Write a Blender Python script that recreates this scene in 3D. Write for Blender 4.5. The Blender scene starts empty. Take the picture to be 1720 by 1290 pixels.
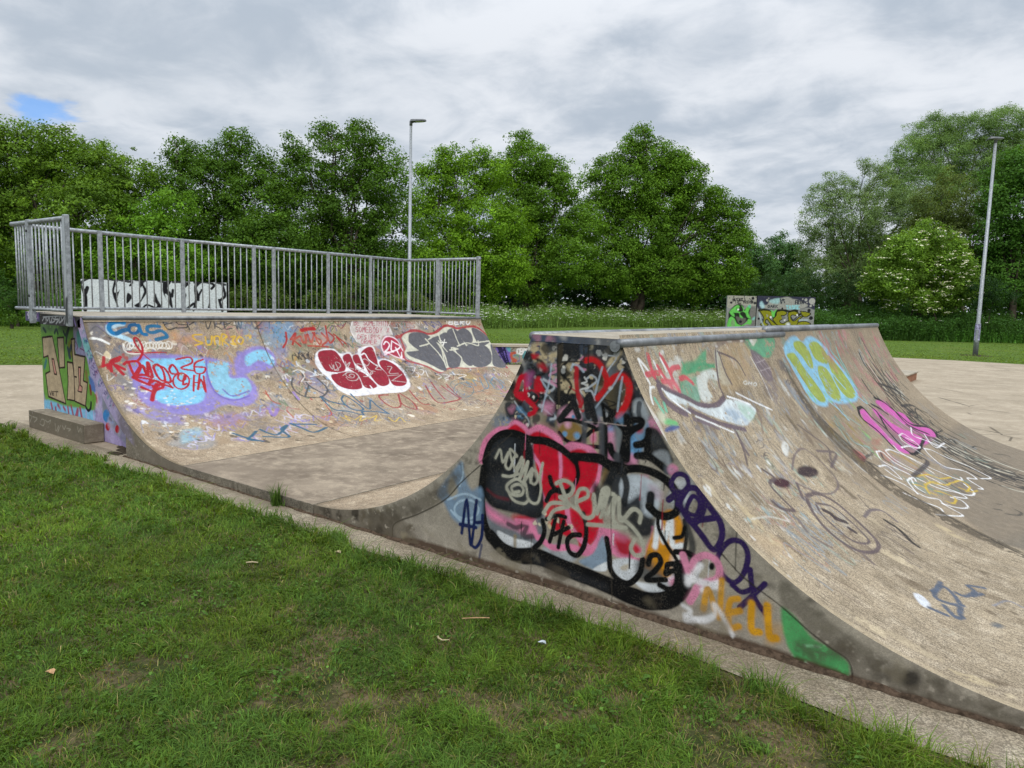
import bpy, math, random
import numpy as np
from mathutils import Matrix, Vector
rng = np.random.default_rng(7)
random.seed(7)
S = bpy.context.scene
COL = S.collection

# ------------------------------------------------------------------ camera
F = np.array([-0.59951441, 0.79282957, -0.1095616])
R = np.array([0.79562606, 0.60522799, 0.02604345])
U = np.array([-0.08695776, 0.07155664, 0.99363876])
C = np.array([0.0, -3.32885995, 1.6])
FPX, CX, CY = 1220.55289, 860.0, 645.0
cd = bpy.data.cameras.new('camera'); cam = bpy.data.objects.new('camera', cd); COL.objects.link(cam)
cd.sensor_width = 36; cd.lens = 36 * FPX / 1720; cd.clip_end = 2000; cd.clip_start = .05
M = Matrix(((R[0], U[0], -F[0], C[0]), (R[1], U[1], -F[1], C[1]), (R[2], U[2], -F[2], C[2]), (0, 0, 0, 1)))
cam.matrix_world = M
S.camera = cam

def rays(px):
    px = np.atleast_2d(np.asarray(px, float))
    return F + np.outer((px[:, 0] - CX) / FPX, R) + np.outer((CY - px[:, 1]) / FPX, U)
def at_depth(x, y, d):
    return C + rays([(x, y)])[0] * d
def on_ground(x, y, z=0.0):
    r = rays([(x, y)])[0]
    return C + r * ((z - C[2]) / r[2])

# ------------------------------------------------------------------ helpers
def lin(c):
    """'#rrggbb' -> linear rgb"""
    v = np.array([int(c[i:i + 2], 16) for i in (1, 3, 5)]) / 255.0
    return np.where(v <= .04045, v / 12.92, ((v + .055) / 1.055) ** 2.4)
def tag(o, label=None, cat=None, group=None, kind=None):
    if label: o['label'] = label
    if cat: o['category'] = cat
    if group: o['group'] = group
    if kind: o['kind'] = kind
    return o
def empty(name, loc=(0, 0, 0), rz=0.0):
    o = bpy.data.objects.new(name, None); COL.objects.link(o)
    o.location = loc; o.rotation_euler = (0, 0, rz); o.empty_display_size = .2
    return o
def mesh_np(name, verts, faces_flat, counts, mat=None, parent=None, smooth=False):
    me = bpy.data.meshes.new(name)
    verts = np.ascontiguousarray(verts, np.float32); faces_flat = np.ascontiguousarray(faces_flat, np.int32)
    counts = np.asarray(counts, np.int32)
    me.vertices.add(len(verts)); me.vertices.foreach_set('co', verts.ravel())
    me.loops.add(len(faces_flat)); me.loops.foreach_set('vertex_index', faces_flat)
    me.polygons.add(len(counts))
    st = np.zeros(len(counts), np.int32); st[1:] = np.cumsum(counts)[:-1]
    me.polygons.foreach_set('loop_start', st); me.polygons.foreach_set('loop_total', counts)
    me.polygons.foreach_set('use_smooth', np.full(len(counts), smooth, bool))
    me.update(calc_edges=True)
    if mat: me.materials.append(mat)
    o = bpy.data.objects.new(name, me); COL.objects.link(o)
    if parent: o.parent = parent
    return o
def set_col(o, name, rgba):
    a = o.data.attributes.new(name, 'FLOAT_COLOR', 'POINT')
    a.data.foreach_set('color', np.ascontiguousarray(rgba, np.float32).ravel())
def set_uv(o, uv_per_vert):
    me = o.data
    idx = np.empty(len(me.loops), np.int32); me.loops.foreach_get('vertex_index', idx)
    l = me.uv_layers.new(name='UVMap')
    l.data.foreach_set('uv', np.ascontiguousarray(uv_per_vert[idx], np.float32).ravel())

class MB:
    """collects boxes, prisms, tubes and lathes; build() links them as ONE mesh object"""
    def __init__(s): s.v = []; s.f = []
    def add(s, vs, fs):
        n = len(s.v); s.v += [tuple(map(float, p)) for p in vs]; s.f += [tuple(i + n for i in f) for f in fs]; return s
    def box(s, a, b, bev=0.0):
        (x0, y0, z0), (x1, y1, z1) = a, b
        if bev <= 0:
            return s.add([(x0, y0, z0), (x1, y0, z0), (x1, y1, z0), (x0, y1, z0), (x0, y0, z1), (x1, y0, z1), (x1, y1, z1), (x0, y1, z1)],
                         [(0, 3, 2, 1), (4, 5, 6, 7), (0, 1, 5, 4), (1, 2, 6, 5), (2, 3, 7, 6), (3, 0, 4, 7)])
        e = bev
        rings = []
        for z, k in ((z0, e), (z0 + e, 0), (z1 - e, 0), (z1, e)):
            rings.append([(x0 + e, y0 + k, z), (x1 - e, y0 + k, z), (x1 - k, y0 + e, z), (x1 - k, y1 - e, z),
                          (x1 - e, y1 - k, z), (x0 + e, y1 - k, z), (x0 + k, y1 - e, z), (x0 + k, y0 + e, z)])
        vs = sum(rings, []); fs = [tuple(range(7, -1, -1)), tuple(range(24, 32))]
        for r in range(3):
            for i in range(8):
                j = (i + 1) % 8; fs.append((r * 8 + i, r * 8 + j, r * 8 + 8 + j, r * 8 + 8 + i))
        return s.add(vs, fs)
    def tube(s, pts, rad, n=10, cap=True):
        pts = [np.asarray(p, float) for p in pts]; rad = [rad] * len(pts) if np.isscalar(rad) else list(rad)
        vs = []; fs = []; ref = None
        for i, p in enumerate(pts):
            t = pts[min(i + 1, len(pts) - 1)] - pts[max(i - 1, 0)]; t = t / (np.linalg.norm(t) + 1e-9)
            if ref is None:
                ref = np.array([1., 0, 0]) if abs(t[0]) < .8 else np.array([0, 1., 0])
            a = ref - t * (ref @ t); a /= np.linalg.norm(a); b = np.cross(t, a); ref = a
            for k in range(n):
                w = 2 * math.pi * k / n; vs.append(p + rad[i] * (math.cos(w) * a + math.sin(w) * b))
        for i in range(len(pts) - 1):
            for k in range(n):
                j = (k + 1) % n; fs.append((i * n + k, i * n + j, (i + 1) * n + j, (i + 1) * n + k))
        if cap: fs += [tuple(range(n - 1, -1, -1)), tuple((len(pts) - 1) * n + k for k in range(n))]
        return s.add(vs, fs)
    def prism(s, poly, w0, w1, axis=1):
        """polygon of (a,b) extruded; axis=1: (u,z) along w; axis=2: (u,w) along z"""
        n = len(poly)
        if axis == 1: vs = [(a, w0, b) for a, b in poly] + [(a, w1, b) for a, b in poly]
        else: vs = [(a, b, w0) for a, b in poly] + [(a, b, w1) for a, b in poly]
        fs = [tuple(range(n)), tuple(range(2 * n - 1, n - 1, -1))]
        for i in range(n):
            j = (i + 1) % n; fs.append((j, i, n + i, n + j))
        return s.add(vs, fs)
    def build(s, name, mat, parent=None, smooth=False, origin=None):
        me = bpy.data.meshes.new(name)
        v = s.v if origin is None else [(p[0] - origin[0], p[1] - origin[1], p[2] - origin[2]) for p in s.v]
        me.from_pydata(v, [], s.f)
        import bmesh
        bm = bmesh.new(); bm.from_mesh(me); bmesh.ops.recalc_face_normals(bm, faces=bm.faces); bm.to_mesh(me); bm.free()
        for p in me.polygons: p.use_smooth = smooth
        me.materials.append(mat)
        o = bpy.data.objects.new(name, me); COL.objects.link(o)
        if origin is not None: o.location = origin
        if parent: o.parent = parent
        return o

# ------------------------------------------------------------------ materials
def newmat(name):
    m = bpy.data.materials.new(name); m.use_nodes = True
    nt = m.node_tree; nt.nodes.clear()
    return m, nt
class G:
    """tiny node-graph helper"""
    def __init__(s, nt): s.nt = nt
    def n(s, t, **kw):
        nd = s.nt.nodes.new(t)
        for k, v in kw.items(): setattr(nd, k, v)
        return nd
    def put(s, sock, v):
        if hasattr(v, 'links') or isinstance(v, bpy.types.NodeSocket): s.nt.links.new(v, sock)
        elif isinstance(v, (tuple, list, np.ndarray)):
            v = tuple(float(x) for x in v)
            sock.default_value = v + (1.0,) if len(v) == 3 and sock.type == 'RGBA' else v
        else: sock.default_value = v
    def noise(s, vec, scale, detail=4, rough=.55, lac=2.0, dist=0.0):
        nd = s.n('ShaderNodeTexNoise'); s.put(nd.inputs['Vector'], vec)
        for k, v in (('Scale', scale), ('Detail', detail), ('Roughness', rough), ('Lacunarity', lac), ('Distortion', dist)): nd.inputs[k].default_value = v
        return nd.outputs['Fac']
    def voro(s, vec, scale, feat='F1', out='Distance', rnd=1.0):
        nd = s.n('ShaderNodeTexVoronoi', feature=feat); s.put(nd.inputs['Vector'], vec); nd.inputs['Scale'].default_value = scale
        nd.inputs['Randomness'].default_value = rnd
        return nd.outputs[out]
    def ramp(s, fac, a, b, lo=0.0, hi=1.0):
        nd = s.n('ShaderNodeMapRange', interpolation_type='SMOOTHSTEP'); s.put(nd.inputs[0], fac)
        for i, v in enumerate((a, b, lo, hi)): nd.inputs[i + 1].default_value = v
        return nd.outputs[0]
    def math(s, op, a, b=None, clamp=False):
        nd = s.n('ShaderNodeMath', operation=op, use_clamp=clamp); s.put(nd.inputs[0], a)
        if b is not None: s.put(nd.inputs[1], b)
        return nd.outputs[0]
    def mix(s, fac, a, b, mode='MIX'):
        nd = s.n('ShaderNodeMix', data_type='RGBA', blend_type=mode); s.put(nd.inputs[0], fac); s.put(nd.inputs[6], a); s.put(nd.inputs[7], b)
        return nd.outputs[2]
    def mapping(s, vec, scale=(1, 1, 1), loc=(0, 0, 0), rot=(0, 0, 0)):
        nd = s.n('ShaderNodeMapping'); s.put(nd.inputs[0], vec); nd.inputs['Scale'].default_value = scale
        nd.inputs['Location'].default_value = loc; nd.inputs['Rotation'].default_value = rot
        return nd.outputs[0]
    def pos(s): return s.n('ShaderNodeNewGeometry').outputs['Position']
    def uv(s): return s.n('ShaderNodeUVMap').outputs[0]
    def attr(s, name): return s.n('ShaderNodeAttribute', attribute_name=name)
    def bump(s, h, strength=.3, dist=.01, normal=None):
        nd = s.n('ShaderNodeBump'); s.put(nd.inputs['Height'], h); nd.inputs['Strength'].default_value = strength; nd.inputs['Distance'].default_value = dist
        if normal is not None: s.put(nd.inputs['Normal'], normal)
        return nd.outputs[0]
    def out(s, col, rough=.8, normal=None, spec=.3, metal=0.0):
        b = s.n('ShaderNodeBsdfPrincipled'); s.put(b.inputs['Base Color'], col); s.put(b.inputs['Roughness'], rough)
        s.put(b.inputs['Metallic'], metal); b.inputs['Specular IOR Level'].default_value = spec
        if normal is not None: s.put(b.inputs['Normal'], normal)
        o = s.n('ShaderNodeOutputMaterial'); s.nt.links.new(b.outputs[0], o.inputs[0]); return b

def concrete(name, base, dark, light, speck=1.0, streak=0.0, wear=.15, paint=False, bump=.35, grime=.5, far_tint=None, rough=.85, agg=240, patch=None, crack=1):
    """weathered concrete with exposed aggregate; optional spray paint (attribute 'paint') worn through to the stone"""
    m, nt = newmat(name); g = G(nt)
    uv = g.uv() if paint else g.pos()
    big = g.noise(g.mapping(uv, (1, 1, 1)), 1.3, 5, .6)
    mid = g.noise(g.mapping(uv, (1, 1, 1), (7, 3, 1)), 9, 5, .65)
    st = g.noise(g.mapping(uv, (1.2, 14, 1) if streak else (3, 3, 3)), 6, 6, .7)
    sp = g.voro(uv, agg)                                       # stones 4 mm
    spc = g.voro(uv, agg, out='Color')
    fine = g.noise(uv, 420, 2, .6)
    col = g.mix(g.ramp(big, .3, .72), dark, base)
    col = g.mix(g.ramp(mid, .42, .75, 0, .7), col, light)
    if streak: col = g.mix(g.math('MULTIPLY', g.ramp(st, .48, .68), streak), col, np.array(dark) * .55)
    sep = g.n('ShaderNodeSeparateColor'); g.put(sep.inputs[0], spc)
    stone = g.ramp(sep.outputs[0], 0, 1, 1 - .5 * speck, 1 + .42 * speck)
    col = g.mix(1.0, col, g.n('ShaderNodeCombineColor').outputs[0], 'MULTIPLY') if False else col
    sc = g.n('ShaderNodeVectorMath', operation='SCALE'); g.put(sc.inputs[0], col); g.put(sc.inputs[3], stone); col = sc.outputs[0]
    pit = g.math('MULTIPLY', g.ramp(sp, .55, .8), g.ramp(mid, .35, .6))
    col = g.mix(g.math('MULTIPLY', pit, .55 * speck, True), col, np.array(dark) * .35)
    # pits eaten into the skin
    hole = g.ramp(g.noise(g.mapping(uv, (6, 16, 1) if streak else (10, 10, 10)), 9, 4, .7), .62, .72)
    col = g.mix(g.math('MULTIPLY', hole, .6 * min(1, speck)), col, np.array(dark) * .4)
    gr = g.ramp(g.noise(g.mapping(uv, (1, 1, 1), (3, 9, 2)), 2.6, 6, .7), .5, .78, 0, grime)
    col = g.mix(gr, col, np.array(dark) * .5)
    if patch:                                                     # large damp stains, scuffed arcs and hairline cracks
        pn = g.noise(g.mapping(uv, (.55, .9, 1), (4.4, 1.3, 0), (0, 0, .5)), 1.0, 6, .62, 2.2, 1.2)
        col = g.mix(g.ramp(pn, .46, .60, 0, patch), col, np.array(dark) * .85)
        pn2 = g.noise(g.mapping(uv, (.8, 2.2, 1), (9.4, 7.3, 0), (0, 0, -.4)), 1.6, 7, .66, 2.2, .8)
        col = g.mix(g.ramp(pn2, .58, .70, 0, patch * .9), col, np.array(light) * 1.05)
        cr = g.voro(g.mapping(uv, (1, 1, 1), (.3, .7, 0)), .33, 'DISTANCE_TO_EDGE'); cm = g.ramp(g.noise(uv, .8, 3, .6), .5, .6)
        col = g.mix(g.math('MULTIPLY', g.ramp(cr, .006, .002), g.math('MULTIPLY', cm, .8 * crack)), col, np.array(dark) * .3)
    h = g.math('ADD', g.math('MULTIPLY', sp, -.6), g.math('MULTIPLY', fine, .4))
    if paint:
        at = g.attr('paint')
        w1 = g.noise(g.mapping(uv, (1, 2.2, 1)), 30, 6, .7); w2 = g.noise(uv, 160, 3, .6)
        ww = g.math('ADD', g.math('MULTIPLY', w1, .65), g.math('MULTIPLY', w2, .35))
        keep = g.ramp(ww, .5 + .0 - (.5 - wear) * .55 - .02, .56 - (.5 - wear) * .55)
        a = g.math('MULTIPLY', at.outputs['Alpha'], keep, True)
        pv = g.ramp(g.noise(uv, 14, 4, .6), .3, .75, .82, 1.12)
        ps = g.n('ShaderNodeVectorMath', operation='SCALE'); g.put(ps.inputs[0], at.outputs['Color']); g.put(ps.inputs[3], pv)
        pc = g.mix(g.math('MULTIPLY', pit, .35), ps.outputs[0], np.array(dark) * .4)
        col = g.mix(a, col, pc)
        rgh = g.n('ShaderNodeMapRange'); g.put(rgh.inputs[0], a); rgh.inputs[3].default_value = rough; rgh.inputs[4].default_value = .62
        rough = rgh.outputs[0]
    nrm = g.bump(h, bump, .006)
    g.out(col, rough, nrm, .12)
    return m

TAN = ((.42, .342, .238), (.25, .202, .14), (.55, .465, .345))
GREY = ((.30, .265, .215), (.17, .15, .12), (.40, .36, .30))
M_ramp_tan = concrete('aggregate_concrete', *TAN, speck=.8, streak=.85, wear=.30, paint=True, bump=.6, grime=.45, agg=230)
M_ramp_left = concrete('aggregate_concrete_pale', (.42, .325, .22), (.25, .19, .128), (.58, .475, .34), speck=.8, streak=.5, wear=.26, paint=True, bump=.5, grime=.35, agg=180)
M_wall = concrete('painted_concrete', (.32, .285, .225), (.21, .185, .15), (.40, .36, .29), speck=.22, wear=.06, paint=True, bump=.12, grime=.35, agg=160)
M_panel = concrete('painted_panel', (.5, .5, .48), (.3, .3, .28), (.6, .6, .58), speck=.1, wear=.05, paint=True, bump=.05, grime=.15, agg=60)
M_edge = concrete('dirty_concrete_edge', (.19, .165, .125), (.10, .088, .068), (.30, .27, .21), speck=.7, bump=.5, grime=.9, agg=170)
M_flat = concrete('flat_slab_concrete', (.29, .235, .172), (.16, .125, .092), (.42, .345, .25), speck=.3, bump=.2, grime=.7, agg=260, patch=.45, crack=0)
M_plaza = concrete('plaza_concrete', (.39, .325, .24), (.29, .238, .17), (.47, .40, .305), speck=.25, bump=.2, grime=.45, agg=150, patch=.35)
M_path = concrete('path_concrete', (.34, .285, .205), (.19, .155, .108), (.44, .38, .285), speck=.85, bump=.8, grime=.7, agg=150, patch=.45)
M_lip = concrete('lip_concrete', *TAN, speck=.6, bump=.4, grime=.5)
M_deck = concrete('deck_concrete', (.40, .35, .27), (.28, .245, .19), (.47, .42, .34), speck=.35, bump=.25, grime=.4)

def simple(name, col, rough=.6, metal=0.0, var=.25, scale=8, spec=.4, bump=0.0):
    m, nt = newmat(name); g = G(nt)
    p = g.n('ShaderNodeTexCoord').outputs['Object']
    f = g.noise(p, scale, 5, .65)
    c = g.mix(g.ramp(f, .25, .75), np.array(col) * (1 - var), np.array(col) * (1 + var))
    f2 = g.noise(p, scale * 9, 3, .6)
    r = g.ramp(f2, .3, .7, rough - .1, rough + .12)
    g.out(c, r, g.bump(f2, bump, .004) if bump else None, spec, metal); return m
M_galv = simple('galvanised_steel', (.30, .32, .335), .55, .4, .38, 22)
M_galv_dark = simple('weathered_steel', (.20, .21, .22), .5, .3, .3, 20)
M_cop = simple('worn_coping_steel', (.19, .20, .21), .48, .4, .45, 5)
M_lamp = simple('lamp_housing', (.12, .125, .13), .5, .2, .15)
M_lens = simple('lamp_lens', (.5, .5, .48), .25, 0, .05)
M_bark = simple('bark', (.055, .045, .033), .9, 0, .45, 3, .1)
M_brick = simple('brick_face', (.27, .13, .075), .85, 0, .35, 9, .2, .4)
M_black = simple('black_paint', (.018, .018, .02), .5, 0, .2)
M_stick = simple('pale_dead_wood', (.42, .34, .20), .8, 0, .3, 30)
M_dleaf = simple('dead_leaf', (.40, .24, .12), .75, 0, .35, 40)
M_soil = simple('dark_soil', (.05, .038, .026), .95, 0, .5, 30, .1, .6)

def leafmat(name, trans=.35):
    m, nt = newmat(name); g = G(nt)
    a = g.attr('tint')
    d = g.n('ShaderNodeBsdfPrincipled'); g.put(d.inputs['Base Color'], a.outputs['Color']); d.inputs['Roughness'].default_value = .6
    d.inputs['Specular IOR Level'].default_value = .12
    t = g.n('ShaderNodeBsdfTranslucent')
    tc = g.mix(1.0, a.outputs['Color'], (1.35, 1.25, .5), 'MULTIPLY'); g.put(t.inputs[0], tc)
    mx = g.n('ShaderNodeMixShader'); mx.inputs[0].default_value = trans
    nt.links.new(d.outputs[0], mx.inputs[1]); nt.links.new(t.outputs[0], mx.inputs[2])
    o = g.n('ShaderNodeOutputMaterial'); nt.links.new(mx.outputs[0], o.inputs[0]); return m
M_leaf = leafmat('foliage', .35)
M_grass = leafmat('grass_blades', .4)
M_petal = leafmat('blossom', .0)

def lawnmat():
    m, nt = newmat('lawn_ground'); g = G(nt); p = g.pos()
    a = g.noise(p, .35, 5, .6); b = g.noise(p, 3.0, 6, .7); c = g.noise(p, 38, 4, .7)
    col = g.mix(g.ramp(b, .35, .7), (.085, .15, .02), (.14, .215, .035))
    col = g.mix(g.ramp(a, .5, .75, 0, .6), col, (.19, .20, .05))
    col = g.mix(g.ramp(c, .35, .65, 0, .5), col, (.04, .07, .012))
    fl = g.voro(p, 1.6); col = g.mix(g.ramp(fl, .075, .05), col, (.5, .5, .42))
    g.out(col, .9, g.bump(c, .9, .05), .1); return m
M_lawn = lawnmat()
def soilmat():
    m, nt = newmat('lawn_soil'); g = G(nt); p = g.pos()
    b = g.noise(p, 4.0, 6, .7); c = g.noise(p, 60, 4, .7)
    col = g.mix(g.ramp(b, .4, .62), (.045, .06, .016), (.17, .125, .07))
    col = g.mix(g.ramp(c, .35, .65, 0, .6), col, (.025, .025, .01))
    g.out(col, .95, g.bump(c, .8, .02), .1); return m
M_lsoil = soilmat()
# ------------------------------------------------------------------ spray paint laid on real surfaces, in surface metres
T0 = .078                                     # top of the slab above the path
LQ = dict(uJ=-6.19, R=2.12, top=-8.126)        # quarter pipe face
SL = dict(uJ=-4.332, R=2.08, top=-2.383)       # spine, face towards the quarter pipe
SR = dict(uJ=.207, R=2.20, top=-1.833)         # spine, other face
HT, HQ, WD = 1.43, 1.355, 6.45
def arc_z(a, u):
    d = np.minimum(np.abs(np.asarray(u, float) - a['uJ']), a['R'] * .999)
    return T0 + a['R'] - np.sqrt(a['R'] ** 2 - d ** 2)

class Canvas:
    def __init__(s, a, b, kind, mat_seed=0, **kw):
        s.a = np.asarray(a); s.b = np.asarray(b); s.kind = kind; s.kw = kw
        s.na, s.nb = len(a), len(b); s.wm = kw.get('wm', 1.0)
        s.rgb = np.zeros((s.na, s.nb, 3), np.float32) + kw.get('ground', .3); s.al = np.zeros((s.na, s.nb), np.float32)
        s.A, s.B = np.meshgrid(s.a, s.b, indexing='ij')
        r = np.random.default_rng(mat_seed + 11)
        s.nz = s.vnoise(r, .035) * .5 + s.vnoise(r, .012) * .3 + s.vnoise(r, .12) * .2
        s.nz2 = s.vnoise(r, .25) * .6 + s.vnoise(r, .07) * .4
    def vnoise(s, r, cell):
        a0, a1, b0, b1 = s.a.min(), s.a.max(), s.b.min(), s.b.max()
        n, m = int((a1 - a0) / cell) + 3, int((b1 - b0) / cell) + 3
        g = r.random((n, m)); x = (s.a - a0) / cell; y = (s.b - b0) / cell
        i = x.astype(int); j = y.astype(int); fx = (x - i)[:, None]; fy = (y - j)[None]
        fx = fx * fx * (3 - 2 * fx); fy = fy * fy * (3 - 2 * fy)
        i = i[:, None]; j = j[None]
        return g[i, j] * (1 - fx) * (1 - fy) + g[i + 1, j] * fx * (1 - fy) + g[i, j + 1] * (1 - fx) * fy + g[i + 1, j + 1] * fx * fy
    def unproj(s, px):
        r = rays(px); k = s.kw
        if s.kind == 'plane':                                   # w = const, coordinates (u, z)
            t = (k['w'] - C[1]) / r[:, 1]; P = C + r * t[:, None]; return P[:, [0, 2]]
        if s.kind == 'frame':                                   # plane with origin O, axes e1, e2
            O, e1, e2 = k['O'], k['e1'], k['e2']; n = np.cross(e1, e2)
            t = ((O - C) @ n) / (r @ n); P = C + r * t[:, None] - O; return np.stack([P @ e1, P @ e2], 1)
        arc = k['arc']; sg = k['sg']                            # curved face: (arc length up the face, w)
        cz = T0 + arc['R']; ox, oz = C[0] - arc['uJ'], C[2] - cz
        aa = r[:, 0] ** 2 + r[:, 2] ** 2; bb = ox * r[:, 0] + oz * r[:, 2]; cc = ox * ox + oz * oz - arc['R'] ** 2
        t = (-bb + np.sqrt(np.maximum(bb * bb - aa * cc, 0))) / aa
        P = C + r * t[:, None]; du = (P[:, 0] - arc['uJ']) * sg
        tf = (T0 - C[2]) / r[:, 2]; Q = C + r * tf[:, None]; df = (Q[:, 0] - arc['uJ']) * sg
        flat = (df < 0) & (tf > 0)
        sa = arc['R'] * np.arctan2(np.maximum(du, 0), np.maximum(cz - P[:, 2], 1e-6))
        return np.stack([np.where(flat, df, sa), np.where(flat, Q[:, 1], P[:, 1])], 1)
    def pos(s, A, B):
        k = s.kw
        if s.kind == 'plane': return np.stack([A, np.full_like(A, k['w']), B], -1)
        if s.kind == 'frame': return k['O'] + A[..., None] * k['e1'] + B[..., None] * k['e2']
        arc = k['arc']; th = np.maximum(A, 0) / arc['R']
        u = arc['uJ'] + k['sg'] * (arc['R'] * np.sin(th) + np.minimum(A, 0)); z = T0 + arc['R'] * (1 - np.cos(th))
        return np.stack([u, B, z], -1)
    def parse(s, K, pts):
        if isinstance(pts, str): pts = [tuple(float(q) for q in p.split(',')) for p in pts.split()]
        pts = np.asarray(pts, float)
        if K is None: return pts
        return s.unproj(np.stack([K[0] + pts[:, 0] / K[2], K[1] + pts[:, 1] / K[2]], 1))
    @staticmethod
    def spline(p, closed=False, n=6):
        if len(p) < 3: return p
        q = np.vstack([p[-1], p, p[0], p[1]]) if closed else np.vstack([2 * p[0] - p[1], p, 2 * p[-1] - p[-2]])
        out = []
        for i in range(1, len(q) - 2):
            t = np.linspace(0, 1, n, endpoint=False)[:, None]
            a, b, c, d = q[i - 1], q[i], q[i + 1], q[i + 2]
            out.append(.5 * (2 * b + (c - a) * t + (2 * a - 5 * b + 4 * c - d) * t ** 2 + (3 * b - a - 3 * c + d) * t ** 3))
        out.append(q[-2][None]); return np.vstack(out)
    def box(s, p, pad):
        i0, i1 = np.searchsorted(s.a, [p[:, 0].min() - pad, p[:, 0].max() + pad]); j0, j1 = np.searchsorted(s.b, [p[:, 1].min() - pad, p[:, 1].max() + pad])
        return slice(i0, i1), slice(j0, j1)
    def lay(s, sl, cov, col, noise=0.0, rough=0.0):
        if cov.size == 0: return
        if noise > 0:
            n = s.nz[sl]; cov = cov * np.clip((n - (noise * .62 + .12)) / .1 + .5, 0, 1)
        if rough > 0: cov = cov * (1 - rough + rough * np.clip(s.nz2[sl] * 2 - .3, 0, 1))
        c = lin(col) * .92 if isinstance(col, str) else col
        A = s.al[sl]; na = cov + A * (1 - cov)
        w = np.where(na > 1e-4, cov / np.maximum(na, 1e-4), 0)[..., None]
        s.rgb[sl] = s.rgb[sl] * (1 - w) + c * w; s.al[sl] = na
    def dist(s, sl, p, closed=False):
        X, Y = s.A[sl].astype(np.float32), s.B[sl].astype(np.float32); d2 = np.full(X.shape, 1e9, np.float32)
        q = np.vstack([p, p[:1]]) if closed else p
        for a, b in zip(q[:-1], q[1:]):
            e = b - a; L = float(e @ e) + 1e-12
            t = np.clip(((X - a[0]) * e[0] + (Y - a[1]) * e[1]) / L, 0, 1)
            d2 = np.minimum(d2, (X - a[0] - t * e[0]) ** 2 + (Y - a[1] - t * e[1]) ** 2)
        return np.sqrt(d2)
    def st(s, K, pts, w, col, al=1.0, soft=.2, noise=0.0, closed=False, raw=False, rough=0.0):
        """a spray or marker line w metres wide; several lines may be split by '/'"""
        if isinstance(pts, str) and '/' in pts:
            for p in pts.split('/'): s.st(K, p, w, col, al, soft, noise, closed, raw, rough)
            return s
        p = s.parse(K, pts)
        if len(p) == 1: p = np.vstack([p, p + 1e-4])
        if not raw: p = s.spline(p, closed)
        h = w * s.wm / 2; sf = max(h * soft * .8, .0022); sl = s.box(p, h * 2.2 + sf + .008)
        if s.a[sl[0]].size == 0 or s.b[sl[1]].size == 0: return s
        d = s.dist(sl, p, closed); d = d + (s.nz[sl] - .5) * .004 + (s.nz2[sl] - .5) * h * .4
        if s.kw.get('halo') and w > .02 and al > .8: s.lay(sl, np.clip(1 - (d - h) / (h * 1.1 + .004), 0, 1) ** 2 * .3 * np.clip((s.nz[sl] - .38) * 5, 0, 1), col)
        s.lay(sl, np.clip((h + sf - d) / (2 * sf), 0, 1) ** 1.3 * al, col, noise, rough); return s
    def fl(s, K, pts, col, al=1.0, soft=.006, noise=0.0, raw=False, rough=0.0):
        """a filled shape with edges softened over `soft` metres"""
        if isinstance(pts, str) and '/' in pts:
            for p in pts.split('/'): s.fl(K, p, col, al, soft, noise, raw, rough)
            return s
        p = s.parse(K, pts); soft = soft * .7
        if not raw: p = s.spline(p, True, 5)
        sl = s.box(p, soft + .01)
        if s.a[sl[0]].size == 0 or s.b[sl[1]].size == 0: return s
        X, Y = s.A[sl], s.B[sl]; ins = np.zeros(X.shape, bool)
        for (x0, y0), (x1, y1) in zip(p, np.roll(p, -1, 0)):
            if y0 == y1: continue
            ins ^= ((y0 > Y) != (y1 > Y)) & (X < (x1 - x0) * (Y - y0) / (y1 - y0) + x0)
        d = s.dist(sl, p, True); d = np.where(ins, d, -d) + (s.nz[sl] - .5) * min(soft, .012)
        s.lay(sl, np.clip(.5 + d / (2 * soft), 0, 1) * al, col, noise, rough); return s
    def dot(s, K, x, y, r, col, **kw):                              # r in metres
        p = s.parse(K, [(x, y)])[0]; t = np.linspace(0, 2 * math.pi, 14, endpoint=False)
        return s.fl(None, np.stack([p[0] + r * np.cos(t), p[1] + r * np.sin(t)], 1), col, **kw)
    def ell(s, K, x, y, rx, ry, col, w=None, rot=0, **kw):          # radii in crop pixels
        t = np.linspace(0, 2 * math.pi, 16, endpoint=False); c, d = math.cos(rot), math.sin(rot)
        q = np.stack([x + rx * np.cos(t) * c - ry * np.sin(t) * d, y + rx * np.cos(t) * d + ry * np.sin(t) * c], 1)
        return s.st(K, q, w, col, closed=True, **kw) if w else s.fl(K, q, col, **kw)
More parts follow.
